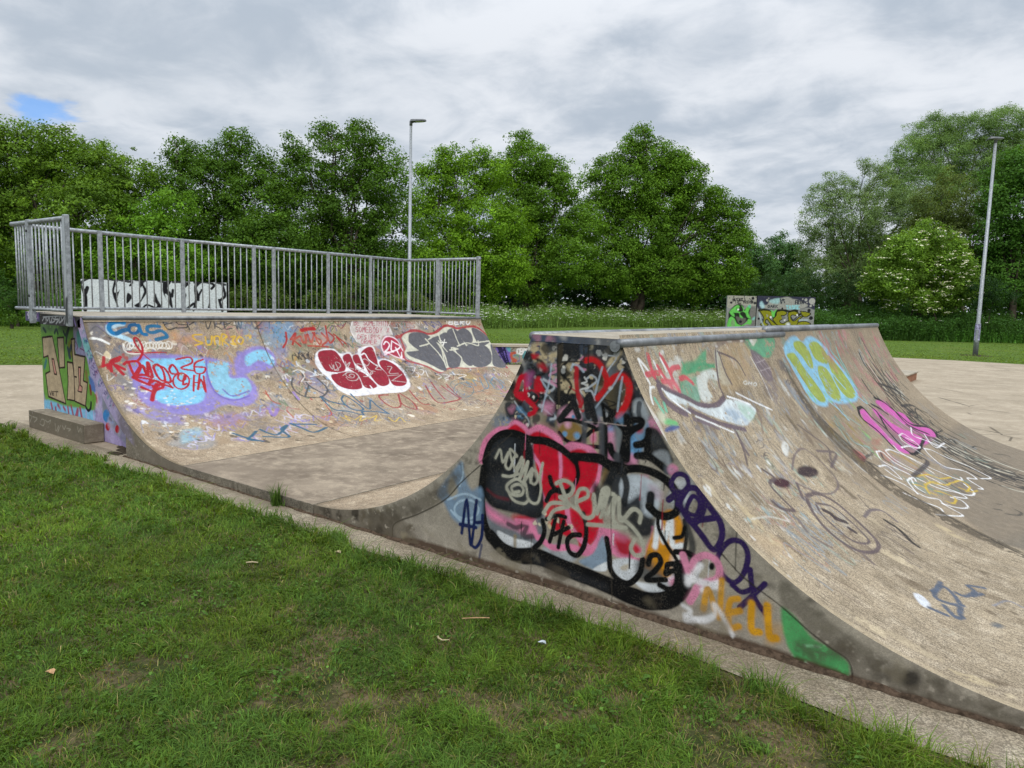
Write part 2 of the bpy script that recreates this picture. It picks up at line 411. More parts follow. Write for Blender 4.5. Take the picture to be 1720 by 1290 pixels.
    FONT = {'A': '0,0 .5,1 1,0/.2,.4 .8,.4', 'B': '0,0 0,1 .7,1 .8,.75 .5,.52 0,.52/.5,.52 .95,.3 .7,0 0,0', 'C': '1,.85 .6,1 .1,.75 .05,.3 .5,0 1,.15', 'D': '0,0 0,1 .6,.95 1,.5 .6,.05 0,0',
            'E': '1,1 0,1 0,0 1,0/0,.5 .7,.5', 'F': '1,1 0,1 0,0/0,.5 .7,.5', 'G': '1,.85 .5,1 .05,.6 .2,.05 .8,.05 1,.45 .6,.45', 'H': '0,0 0,1/1,0 1,1/0,.5 1,.5', 'I': '.5,0 .5,1', 'K': '0,0 0,1/1,1 0,.45 1,0',
            'L': '0,1 0,0 .9,0', 'M': '0,0 .1,1 .5,.4 .9,1 1,0', 'N': '0,0 0,1 1,0 1,1', 'O': '.5,1 .05,.7 .1,.2 .5,0 .95,.3 .9,.8 .5,1', 'P': '0,0 0,1 .8,.95 .85,.6 0,.45', 'R': '0,0 0,1 .8,.95 .8,.6 0,.48 .95,0',
            'S': '.95,.85 .5,1 .1,.8 .3,.55 .8,.42 .9,.15 .5,0 .05,.12', 'T': '0,1 1,1/.5,1 .5,0', 'U': '0,1 .05,.2 .5,0 .95,.2 1,1', 'V': '0,1 .5,0 1,1', 'W': '0,1 .25,0 .5,.7 .75,0 1,1', 'X': '0,0 1,1/0,1 1,0',
            'Y': '0,1 .5,.5 1,1/.5,.5 .5,0', 'Z': '0,1 1,1 0,0 1,0', '0': '.5,1 .05,.6 .3,.05 .8,.2 .9,.75 .5,1', '1': '.2,.8 .5,1 .5,0', '2': '.05,.75 .4,1 .85,.8 .6,.4 0,0 1,0', '4': '.8,0 .7,1 0,.35 1,.35',
            '5': '.9,1 .2,1 .1,.55 .7,.6 .9,.25 .5,0 .05,.1', '6': '.8,1 .2,.6 .1,.2 .5,0 .9,.25 .6,.5 .15,.3', '9': '.8,.55 .3,.5 .2,.85 .6,1 .85,.7 .7,0', '3': '.1,.9 .6,1 .8,.75 .4,.55 .9,.3 .5,0 .05,.1'}
    def text(s, K, txt, x0, y0, x1, y1, hx, hy, w, col, jit=.06, gap=.3, **kw):
        """letters along the crop line (x0,y0)-(x1,y1); (hx,hy) is the up vector of a capital"""
        n = len(txt); r = random.Random(hash(txt) % 1000 if False else sum(map(ord, txt)))
        for i, ch in enumerate(txt):
            if ch not in s.FONT: continue
            f0 = i / n; lw = (1 - gap) / n
            for stq in s.FONT[ch].split('/'):
                q = []
                for p in stq.split():
                    a, b = map(float, p.split(',')); a += r.uniform(-jit, jit); b += r.uniform(-jit, jit); f = f0 + a * lw
                    q.append((x0 + (x1 - x0) * f + hx * b, y0 + (y1 - y0) * f + hy * b))
                s.st(K, q, w, col, **kw)
        return s
    def scrib(s, a0, a1, b0, b1, n, cols, seed, w=(.012, .035), size=(.08, .3), al=(.3, .7), noise=.2, aniso=(1, 1)):
        """old half-worn tags: loose looping scrawls inside a patch of the surface"""
        r = np.random.default_rng(seed)
        for _ in range(n):
            c = np.array([r.uniform(a0, a1), r.uniform(b0, b1)]); z = r.uniform(*size); k = r.integers(4, 10)
            ph = r.uniform(0, 6.28); t = np.arange(k)
            x = c[0] + z * aniso[0] * .5 * np.sin(t * 2.1 + ph) * r.uniform(.5, 1.2, k); y = c[1] + z * aniso[1] * (t / k - .5) * 2 + r.normal(0, z * .15, k)
            s.st(None, np.stack([x, y], 1), r.uniform(*w), cols[r.integers(len(cols))], r.uniform(*al), noise=noise * r.uniform(.5, 1.4))
        return s
    def blots(s, a0, a1, b0, b1, n, cols, seed, size=(.04, .16), al=(.3, .7), noise=.35, soft=.03, asp=1.0):
        r = np.random.default_rng(seed)
        for _ in range(n):
            c = np.array([r.uniform(a0, a1), r.uniform(b0, b1)]); z = r.uniform(*size); t = np.linspace(0, 6.283, 9)[:-1]
            rad = z * r.uniform(.5, 1.2, 8)
            s.fl(None, np.stack([c[0] + rad * np.cos(t) * asp, c[1] + rad * np.sin(t)], 1), cols[r.integers(len(cols))], r.uniform(*al), soft=soft * r.uniform(.4, 1.3), noise=noise * r.uniform(.4, 1.3))
        return s
    def build(s, name, mat, parent, outline=None, smooth=True):
        A, B = s.A.copy(), s.B
        if outline is not None:                                   # cut the sheet along z = outline(u)
            zt = outline(s.a)[:, None]; over = B > zt; B = np.minimum(B, zt)
        P = s.pos(A, B).reshape(-1, 3)
        i = np.arange(s.na * s.nb).reshape(s.na, s.nb)
        q = np.stack([i[:-1, :-1], i[1:, :-1], i[1:, 1:], i[:-1, 1:]], -1)
        if s.kw.get('flip'): q = q[..., ::-1]
        q = q.reshape(-1, 4)
        if outline is not None:
            ov = over.ravel()[q].all(1); q = q[~ov]
        o = mesh_np(name, P, q.ravel(), np.full(len(q), 4), mat, parent, smooth)
        set_col(o, 'paint', np.concatenate([s.rgb, s.al[..., None]], -1).reshape(-1, 4))
        set_uv(o, np.stack([A, B], -1).reshape(-1, 2))
        return o

def grid(a, b, step0, step1=None):
    """samples from a to b with the step growing from step0 to step1"""
    step1 = step1 or step0; n = int(2 * (b - a) / (step0 + step1)) + 1
    t = np.linspace(0, 1, n); k = (step1 - step0) / (step1 + step0)
    return a + (b - a) * (t * (1 - k) + t * t * k)
# ------------------------------------------------------------------ near side wall of the spine
def paint_spine_wall():
    c = Canvas(grid(-4.335, .42, .0055, .0042), np.arange(0, 1.44, .0042), 'plane', 1, w=0.0, wm=.74, halo=True, ground=(.30, .27, .21))
    A, B, D, GG, E = (740, 700, 3.44), (640, 540, 3.185), (860, 540, 7.818), (940, 640, 7.167), (1060, 780, 2.529)
    bk = '#0b0c0e'; pk = '#dd7fa2'; rd = '#bd0f28'
    # old washes and drips on the upper half
    c.fl(D, '200,480 290,170 660,190 1400,200 1500,500 1720,1100 1720,1290 900,1290 0,1290 60,900 200,650', '#3d4147', .9, .04, .12)
    c.blots(-2.6, -1.75, .75, 1.4, 40, ['#2c2f34', '#3b3f47', '#8d8f92', '#a29a88', '#6f7a88', '#7b6440'], 3, (.03, .12), (.4, .8), .3, .04)
    c.fl(D, '190,460 290,180 660,195 620,290 470,350 380,470', '#3d4d64', .9, .02, .1)
    c.fl(D, '300,190 700,190 1330,215 1330,255 700,255 420,240', '#6c7d98', .75, .012, .3)
    c.st(D, '330,300 360,230 560,205', .03, '#9a4a58', .6, noise=.3)
    c.fl(D, '670,265 1000,255 1000,520 660,515', '#aaa89f', .9, .008, .08, raw=True)
    c.fl(D, '1015,262 1285,262 1300,430 1290,560 1100,505 1025,470', '#a39b86', .95, .01, .1)
    c.fl(D, '640,560 1000,540 1010,640 860,760 860,1000 640,1210', '#1d1f23', .95, .02, .1)
    c.blots(-2.25, -2.0, 1.2, 1.38, 9, ['#3a3d42', '#2a2c30'], 4, (.015, .05), (.6, .9), .2, .02)
    c.fl(D, '1290,230 1420,230 1440,480 1490,540 1420,560 1260,470 1220,420', '#25272a', .9, .03, .35)
    c.fl(D, '700,780 820,770 835,930 760,970 720,860', '#b3a283', .95, .008)
    c.fl(D, '1000,660 1150,600 1220,720 1190,860 1060,900 1000,820', '#857044', .95, .03)
    c.fl(D, '1220,900 1330,780 1440,740 1530,900 1470,1120 1330,1240 1210,1180 1080,1130', '#584e36', .95, .04)
    c.fl(D, '1330,820 1440,800 1440,1100 1340,1120', '#2b2d2e', .8, .05)
    c.fl(D, '1500,560 1720,1080 1720,1290 1540,1290 1540,900 1450,640', '#141619', .97, .015)
    c.fl(D, '430,500 590,480 590,640 470,620', '#8f9094', .7, .03, .3)
    c.fl(D, '460,380 590,300 590,470 500,480', '#a6a49e', .8, .015, .2)
    # flakes where the skin has come off down to the tan render
    for q, n in (('260,300 430,290 470,420 380,520 290,540 230,460', 0.47), ('420,430 580,400 560,520 430,540',0.52), ('1200,380 1400,330 1420,460 1280,580 1180,540', .38), ('640,600 800,560 800,700 700,900 640,960', .5)):
        c.fl(D, q, '#b7a684', 1, .02, n)
    c.st(D, '290,900 400,930 430,960 / 300,760 240,900 220,1040 / 250,960 420,950 / 380,700 520,620', .05, '#383c42', .9, .5)
    c.st(D, '240,600 330,660 420,760 560,900', .09, '#34393f', .9, .6)
    c.blots(-2.55, -1.62, .72, 1.40, 84, ['#141518', '#1c1e22', '#2b2f35', '#101113', '#3a4454'], 73, (.02, .085), (.75, .98), .36, .012)
    c.scrib(-2.5, -1.7, .78, 1.34, 26, ['#b3bac2', '#101113', '#a3162a', '#d8d8d6', '#c98aa6', '#101113'], 72, (.01, .022), (.05, .14), (.7, .95), .12)
    c.blots(-2.5, -1.7, .8, 1.38, 90, ['#b9a98b', '#c4b697', '#d6d2c8', '#9a9a98'], 74, (.006, .024), (.8, 1), .5, .004)
    c.blots(-2.6, -1.6, .7, 1.05, 24, ['#c98aa6', '#8f6f3a', '#5f8fb4', '#b8bcc0', '#c27f9c'], 75, (.02, .06), (.5, .9), .3, .02)
    # red letters
    c.st(D, '185,720 110,750 75,860 55,950 150,960 215,1040 300,1130 290,1190 230,1220', .042, rd, 1, .3, .08)
    c.st(D, '180,730 185,860 150,1000 60,960', .045, rd, 1, .3, .08)
    c.fl(D, '300,760 370,730 410,860 440,930 330,930 290,880', '#b81426', 1, .012)
    c.fl(D, '330,570 420,560 470,630 400,640', '#a81a2c', .9, .02, .2)
    c.fl(D, '260,430 340,420 350,470 280,490', '#b01429', .95, .015, .2)
    c.fl(D, '190,690 280,680 240,830 190,880', '#a9568e', .85, .03, .15)
    c.fl(D, '400,1090 470,1060 540,1090 520,1190 430,1190', '#cf86a6', .9, .03)
    c.fl(D, '640,1210 720,1140 780,1200 740,1290 640,1290', '#c98aa4', .9, .02)
    c.st(D, '970,510 1060,500 1150,560 1220,690 1245,800 1210,900 1120,1010', .042, '#bb1a20', 1, .3)
    c.st(D, '1270,810 1350,740 1440,720 1520,800 1540,900 1510,1050 1450,1170 1395,1240', .05, '#c01a20', 1, .3)
    c.st(D, '850,600 845,720 850,860 880,1020 925,1160', .035, '#ab2029', .95, .3, .1)
    c.st(D, '800,560 870,580 940,660 / 1185,600 1140,760 1090,960 / 1450,630 1330,840 1240,950 1100,1130 / 1450,730 1415,950 1385,1180 / 520,560 490,790 440,980 390,1180 / 380,760 480,920 / 770,640 800,560', .016, '#a9b9c8', .75, .6)
    # recess and seams of the steel capping
    c.fl(D, '600,300 670,290 665,480 640,560 625,1100 603,1100 590,600', '#39332a', 1, .006, raw=True)
    c.st(D, '655,285 600,310 600,480 597,800 605,1120 612,1290', .012, '#1c1a17', .9, .3, raw=True)
    c.st(D, '640,535 720,525 920,528 / 945,260 945,520 / 1003,250 1000,700 / 960,330 1003,325', .01, '#23211d', .9, .3, raw=True)
    # black letters over the middle band
    c.fl(GG, '0,350 170,300 270,460 120,480 0,560', '#d29ab2', .9, .02, .08)
    c.fl(GG, '330,380 520,300 520,480 330,480', '#7d8a98', .7, .04, .2)
    c.ell(GG, 130, 610, 150, 130, '#8b6f3d', soft=.02)
    c.dot(GG, 60, 640, .008 * 2, '#6a9ac2', soft=.01); c.dot(GG, 210, 660, .02, '#6a9ac2', soft=.015); c.dot(GG, 100, 520, .018, '#d9a0b8', soft=.02); c.dot(GG, 165, 430, .01, '#5a97c6')
    c.fl(GG, '330,600 470,590 480,790 330,780', '#a79a7c', .9, .02, .08); c.fl(GG, '370,650 430,620 440,720 380,740', pk, .9, .015)
    c.fl(GG, '330,800 480,800 500,900 380,900', '#b0a58a', .9, .02, .15)
    c.fl(GG, '560,570 660,600 680,800 660,960 550,920', '#cf8aa8', .95, .02); c.fl(GG, '580,560 640,560 640,600 580,600', '#5c9bc6', .8, .02)
    c.fl(GG, '670,560 750,600 780,740 740,890 680,890', '#8d9497', .9, .03); c.fl(GG, '700,640 760,650 750,800 700,820', '#4e5457', .7, .04)
    c.fl(GG, '840,660 900,630 1000,820 900,930 840,880', '#6499c6', .95, .02); c.fl(GG, '840,880 910,900 930,1010 860,1000', '#d08aa8', .95, .02)
    c.fl(GG, '690,440 800,400 800,520 700,540', '#5f87a8', .8, .03)
    c.fl(GG, '890,250 990,225 1070,420 1010,580 950,560 900,420', '#9aa1a6', .95, .015); c.st(GG, '960,270 950,360 960,430', .035, '#43484d', .9)
    c.fl(GG, '1070,590 1180,590 1290,780 1370,960 1250,1000 1090,890', '#15171a', .98, .012); c.fl(GG, '1120,890 1230,830 1320,890 1330,1010 1260,990', '#8b9094', .95, .015)
    c.fl(GG, '1060,640 1160,640 1240,780 1120,760', '#45494d', .6, .05, .2)
    c.fl(GG, '920,560 980,550 990,600 940,620', '#b81c28', .9, .02)
    c.st(GG, '0,490 60,468 150,470 260,500 420,560 / 320,660 390,600 470,575 / 330,785 480,795 / -5,620 60,700 150,745 240,720 290,640', .03, bk, 1, .25)
    c.st(GG, '160,190 190,330 230,430 / 385,330 430,490 / 60,390 150,290 / 10,470 70,380', .05, bk, 1, .25)
    c.st(GG, '540,560 545,740 540,900 / 805,430 815,680 805,940 / 800,640 750,930', .055, bk, 1, .3)
    c.st(GG, '520,290 545,480 / 515,280 570,320 640,370 / 560,470 660,390 / 700,520 770,600 785,750 740,890', .03, bk, 1, .3)
    c.st(GG, '820,480 930,468 990,485 970,540 880,590 810,660 / 610,780 625,850 660,900', .05, bk, 1, .25)
    c.st(GG, '1070,600 1055,700 1000,755 920,770 / 1060,740 1050,900 / 930,900 1050,900 1160,970 1300,1085', .05, bk, 1, .25)
    c.st(GG, '300,480 295,800 310,1290 / 500,520 505,900 505,1100 / 690,900 690,1180', .045, '#45474c', .88, .5)
    c.dot(GG, 1360, 1070, .028, '#cf7396', soft=.012)
    c.st(GG, '300,490 540,505 800,540', .008, '#b9a6a0', .7)
    c.st(D, '620,1285 780,1110 / 790,980 870,1250 / 980,1070 1000,1250 / 1040,1100 1090,1290', .05, '#1b1c1f', .95, .3)
    # the big red and black throw-up
    c.st(A, '238,250 262,150 330,88 390,80 430,45 480,70 508,100 560,72 620,88 680,140 702,200 760,172 850,190 895,235', .07, pk, 1, .25)
    c.fl(A, '380,85 432,42 492,95 440,110', rd, 1, .01); c.fl(A, '512,112 570,85 650,130 690,190 600,180 540,150', rd, 1, .01)
    c.fl(A, '740,205 800,185 850,205 880,240 790,225', rd, 1, .01)
    c.fl(A, '535,165 620,150 700,185 770,255 795,340 780,440 740,480 800,560 845,640 760,700 640,640 600,560 575,400', '#c2102a', 1, .01)
    c.fl(A, '785,262 900,250 922,330 895,430 870,480 930,570 935,650 870,740 800,750 780,450', '#c2102a', 1, .01)
    c.st(A, '690,200 695,290 692,350 / 535,220 580,300 575,400 600,480 / 925,260 910,360 870,430', .03, pk, .95, .3)
    c.st(A, '730,520 745,620 800,700 860,760', .045, pk, .95, .3)
    c.fl(A, '258,480 340,560 480,600 590,540 600,700 530,770 420,770 320,700 262,600', '#70757b', .97, .02)
    c.fl(A, '255,500 330,560 430,600 520,560 545,600 530,690 420,640 330,610 270,560', pk, .95, .035); c.fl(A, '420,570 540,550 520,600 440,600', '#b81c30', .9, .03)
    c.fl(A, '238,330 270,190 330,110 420,95 510,135 540,220 540,330 590,420 592,560 545,590 440,560 300,520 245,440', '#16181c', 1, .012)
    c.fl(A, '300,360 420,330 520,400 560,540 440,540 310,470', '#33363b', .8, .06); c.fl(A, '280,230 340,140 420,130 400,230', '#2f3338', .7, .05); c.st(A, '270,420 320,460 400,480', .03, '#6a1a26', .5, .8)
    c.fl(A, '330,658 420,700 535,732 480,768 400,760 345,715', '#d9dcde', .97, .008); c.st(A, '430,690 430,750', .035, '#8f7c55', .7, .6)
    c.st(A, '390,620 440,640 500,620 480,690 540,690', .04, '#2a2d33', .8, .6); c.st(A, '440,600 520,620 560,700', .04, pk, .8, .5)
    c.fl(A, '585,760 690,735 790,790 760,840 660,820', '#a4a9ad', .97, .015); c.st(A, '575,700 650,755 760,755 850,785 910,720 935,640', .05, pk, .97, .3)
    c.fl(A, '800,832 880,790 930,690 975,700 972,860 920,892 850,870', '#8497a9', .97, .01); c.fl(A, '880,882 962,838 955,892', '#dde1e3', 1, .006)
    c.blots(-2.36, -2.05, .34, .42, 14, ['#cbb894', '#d8cdb2'], 8, (.008, .02), (.8, 1), .2, .006)
    c.fl(A, '935,320 985,305 990,420 940,470', '#7a6238', .95, .02); c.fl(A, '985,300 1050,320 1040,470 985,520 925,430', '#2a2d32', .95, .02)
    c.fl(A, '1055,345 1180,345 1255,420 1262,520 1210,590 1110,540 1040,470', '#b7bfc6', 1, .012); c.blots(-1.62, -1.4, .62, .8, 10, ['#dfe4e8', '#9ba6b0', '#c5a9b8', '#8996a2'], 9, (.02, .06), (.5, .8), .2, .03)
    c.fl(A, '1040,470 1090,490 1150,455 1175,560 1245,600 1210,690 1130,690 1050,610 1010,540', '#1e2126', .96, .02); c.fl(A, '880,390 930,420 930,540 890,520', '#1c1e22', .9, .02)
    c.st(A, '1215,455 1208,520', .06, '#1c1e23', 1, .3)
    c.fl(A, '940,650 1000,650 1080,710 1170,760 1215,700 1225,640 1200,800 1100,835 1000,800 955,730', pk, .97, .015)
    c.fl(A, '1000,700 1060,690 1150,760 1130,800 1040,790', '#b01c2e', .97, .02); c.fl(A, '1020,670 1080,690 1060,720 1010,700', '#c46a86', .9, .03)
    c.fl(A, '985,835 1080,815 1162,850 1145,920 1070,950 1005,900', '#cdd1d4', 1, .01); c.fl(A, '1040,860 1085,850 1080,885 1045,885', '#b3a58c', .8, .01, .3)
    c.fl(A, '1170,840 1235,650 1310,540 1385,580 1405,720 1385,900 1300,930 1215,890', '#cd8a1e', 1, .012); c.fl(A, '1130,840 1190,800 1240,860 1300,930 1220,960 1140,930', '#4a4d50', .8, .03)
    c.st(A, '1240,750 1262,600 1290,720 1330,590 1340,740 1395,745', .04, '#e6ecef', .95, .5); c.fl(A, '1340,800 1400,780 1400,960 1350,1000', '#dfe2e4', .8, .03)
    c.fl(A, '1120,950 1250,965 1370,900 1395,980 1330,1025 1230,1025 1170,1000', '#d2d6d9', 1, .01); c.fl(A, '1320,940 1390,920 1390,990 1340,990', pk, .8, .02)
    # black outlines
    c.st(A, '250,300 238,420 243,560 272,660 330,745', .075, bk, 1, .15)
    c.st(A, '290,690 360,765 440,800 530,805 600,820 700,865 800,905 900,945 1000,990 1100,1035 1200,1062 1300,1060 1370,1020 1398,950 1392,880', .125, bk, 1, .12)
    c.fl(A, '540,790 620,850 720,880 820,920 940,960 960,1000 820,960 660,890 540,840', '#26282c', .8, .03)
    c.st(A, '255,260 285,160 340,108 420,95 520,130 610,142 690,180 745,225 780,260', .06, bk, 1, .15)
    c.st(A, '770,230 840,235 920,245 985,285 1060,305', .075, bk, 1, .15)
    c.st(A, '990,285 1060,302 1150,300 1250,332 1330,392 1370,470 1365,545 1310,575 1250,562 1205,520', .058, bk, 1, .15)
    c.st(A, '1050,310 1075,400 1060,500 / 1000,310 960,420', .05, '#1d1f22', .95, .3)
    c.st(A, '780,250 795,330 778,385 735,430 680,430 645,395 632,350', .042, bk, 1, .15); c.st(A, '745,445 690,425 640,435 612,485', .042, bk, 1, .15)
    c.st(A, '825,560 842,650 830,740 790,800 745,780 732,720 758,685 805,682', .04, bk, 1, .15); c.st(A, '590,600 600,660 580,720 540,760', .04, bk, 1, .2)
    c.st(A, '612,592 670,570 722,580 / 665,585 645,670 630,722 / 712,605 690,700 680,755 / 655,680 740,640', .035, bk, 1, .15)
    c.st(A, '960,705 975,800 982,880 1025,940 1090,962 1150,905 1168,825', .042, bk, 1, .15)
    c.st(A, '1255,580 1262,650 1310,745 1360,820 1392,900', .028, bk, 1, .15); c.st(A, '1408,600 1420,690 1405,800', .028, bk, .95, .2); c.st(A, '1420,620 1455,740 1440,840', .05, '#2c2e30', .85, .5)
    c.st(A, '1360,780 1430,788 1495,830', .04, bk, 1, .15); c.st(A, '1350,700 1395,690 1410,640', .03, bk, 1, .2)
    c.st(A, '1200,850 1215,805 1255,800 1272,840 1240,890 1190,940 1300,942', .04, bk, 1, .15)
    c.st(A, '1378,850 1345,850 1312,856 1308,880 1302,908 1335,892 1368,898 1384,935 1366,980 1320,996 1265,972', .04, bk, 1, .15)
    rd_ = np.random.default_rng(88)
    for _ in range(26):
        x, z = rd_.uniform(-2.75, -1.15), rd_.uniform(.3, .95); L = rd_.uniform(.04, .2)
        c.st(None, [(x, z), (x + rd_.normal() * .002, z - L * .6), (x + rd_.normal() * .003, z - L)], rd_.uniform(.008, .013), [bk, bk, '#2c2e33', pk, '#8a1424', '#c9cdd0'][rd_.integers(6)], rd_.uniform(.6, .95))
    # grey marker names
    gy = '#a9a797'
    c.st(A, '318,238 345,190 360,262 392,205 375,280 400,300 425,235 440,225 400,190 430,300 470,235 425,345 480,250 455,365 505,260 482,375 530,300 520,380', .024, gy, 1, .2)
    c.st(A, '360,340 400,345 450,330', .024, gy, 1, .2); c.ell(A, 540, 350, 22, 40, gy, w=.022); c.st(A, '590,270 575,350 580,420 565,490 535,500 505,470 495,400 480,370', .024, gy, 1, .2)
    c.st(A, '455,432 420,435 412,405 450,390 478,415 468,450 425,452 392,430 385,395 440,360 490,400', .026, gy, 1, .2); c.st(A, '385,420 420,480 480,502 510,480', .024, gy, 1, .2)
    c.st(A, '668,385 715,368 765,400 750,450 690,465 / 690,380 735,490 795,540 / 690,465 730,500 640,500 595,555 / 740,520 660,540 625,590', .032, gy, 1, .2)
    c.st(A, '790,490 850,460 842,420 800,425 785,500 830,580 885,565 885,450 905,560 935,430 970,430 925,580 / 1000,450 950,440 930,520 965,560 1010,460 995,580 1030,640 / 1030,470 1040,600 1110,535 1155,560 1150,610', .032, gy, 1, .2)
    c.st(A, '1040,580 1110,640 1165,720 1170,790 1125,800 1100,760 1120,710 / 850,622 950,630 1070,642', .032, gy, .95, .25)
    # blue ghost and navy letters
    c.fl(A, '-20,440 60,330 120,260 140,340 175,420 240,420 238,610 180,640 80,600 20,500', '#6f8aa3', .85, .02, .05); c.fl(A, '60,350 100,420 80,470 40,430', '#a39a85', .9, .02)
    c.st(A, '125,270 130,330 110,400 / 40,480 140,445 230,480 / 60,540 120,600 220,610', .022, '#a9bfd0', .8, .5); c.ell(A, 150, 535, 70, 55, '#a5bccd', w=.022, al=.8)
    c.st(A, '122,672 152,480 175,740 208,485 / 112,622 205,640 / 208,485 196,600 240,610 / 242,570 238,690 205,755 172,735', .03, '#101f4c', 1, .3); c.st(A, '238,740 228,790 222,835', .024, '#1f2d58', .75, .7)
    re_ = np.random.default_rng(93)                                # mould and lime on the edge of the curved slab
    for a_, lo, hi in ((SR, -1.5, .4), (SL, -4.3, -2.7)):
        for _ in range(110):
            x = re_.uniform(lo, hi); z = float(arc_z(a_, x)) - re_.uniform(.0, .15); k_ = re_.uniform(.004, .03)
            if z < .005: continue
            t = np.linspace(0, 6.283, 8)[:-1]; rad = k_ * re_.uniform(.5, 1.3, 7)
            c.fl(None, np.stack([x + rad * np.cos(t) * 1.5, z + rad * np.sin(t)], 1), ['#2b2721', '#3a352c', '#25221d', '#4a4438', '#8d8673', '#55503f'][re_.integers(6)], re_.uniform(.15, .42), soft=.016, noise=.4)
    # purple letters climbing the right edge
    pu = '#2c1c4c'
    c.st(E, '172,75 195,42 232,50 243,88 215,118 180,108', .032, pu, 1, .15, closed=True)
    c.st(E, '212,150 245,102 290,112 310,160 300,215 268,250 232,220 212,180', .04, pu, 1, .15, closed=True)
    c.st(E, '235,195 262,135 292,165 275,215', .03, pu, 1, .15, closed=True); c.st(E, '290,120 340,190 378,245 385,310 350,362 300,300 240,225 / 265,240 350,228 / 160,150 205,120 200,170', .045, pu, 1, .15)
    c.st(E, '378,372 420,326 470,332 496,385 480,460 440,502 392,472 368,412', .036, pu, 1, .15, closed=True)
    c.st(E, '505,448 522,560 575,640 / 568,508 462,608 / 430,512 470,542 520,528', .04, pu, 1, .15)
    c.st(A, '1400,800 1425,870 1440,900 1470,830 1530,800 1592,832 1612,892 1590,942 1500,972 1462,1030 1440,1065', .05, '#d588a4', .97, .25)
    c.st(A, '1430,960 1500,860 / 1430,930 1520,960 1610,985 / 1520,1000 1600,960', .045, '#e8e6e8', .85, .6); c.ell(A, 1567, 865, 17, 22, bk)
    ye = '#c38d22'
    c.st(E, '308,612 328,530 372,650 385,492', .042, ye, .9, .4); c.st(E, '455,570 422,580 412,640 422,692 458,688 / 420,630 462,622', .045, ye, .95, .35)
    c.st(E, '512,590 512,700 545,712 / 578,600 588,725 615,738', .05, '#c9921f', 1, .35); c.fl(E, '590,680 650,690 630,730 580,760', ye, .4, .04)
    c.st(E, '222,600 250,622 235,665 350,642 352,595 385,640 432,725 / 228,640 300,665 350,650', .036, '#dcdcdc', .75, .8)
    c.fl(E, '640,610 700,650 770,735 840,775 922,842 920,905 840,880 760,840 700,835 650,720', '#4a9a5a', .97, .012, .05); c.st(E, '740,770 800,775', .02, '#7fb287', .7, .6)
    # joint of the curved slab, stained edge, soil at the foot
    c.fl(E, '640,600 700,640 760,715 840,775 925,838 948,930 1120,1000 1669,1180 1800,1300 2000,1300 2000,1120 1669,1075 1160,865 880,690 760,590 640,490', '#4d483d', .55, .02, .25)
    c.st(E, '385,380 480,482 640,605 760,712 845,778 925,838 945,935', .012, '#2a2620', .85, .3); c.ell(E, 1190, 908, 42, 38, '#2b2824', al=.85, soft=.02, noise=.1)
    c.st(B, '530,770 430,860 340,955 200,1030 75,1080 60,1150', .014, '#2a2620', .85, .3)
    c.fl(None, [(-4.4, -.02), (-3.3, -.02), (-3.42, .16), (-3.7, .16), (-4.4, .07)], '#4f4739', .6, .03, .15); c.blots(-4.3, -3.3, .0, .2, 30, ['#2f2a22', '#8a8069', '#5c5344'], 7, (.01, .05), (.4, .8), .4, .02)
    c.fl(B, '-60,1010 0,1000 180,950 300,880 400,810 420,850 330,960 200,1030 75,1080 60,1160 -60,1130', '#4a4338', .6, .03, .2); c.st(B, '520,760 700,600', .01, '#3a342c', .5)
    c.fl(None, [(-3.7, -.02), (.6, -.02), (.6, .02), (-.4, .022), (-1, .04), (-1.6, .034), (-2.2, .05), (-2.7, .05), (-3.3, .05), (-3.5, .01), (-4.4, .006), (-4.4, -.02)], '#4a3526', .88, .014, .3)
    c.st(A, '525,690 522,900 / 985,560 990,1080 / 985,400 985,560', .008, '#3a352c', .7, .3, raw=True)
    c.blots(-3.4, .3, .02, .16, 40, ['#4a4236', '#6a6250', '#8a816c'], 5, (.01, .06), (.25, .5), .5, .02, 1.6)
    return c

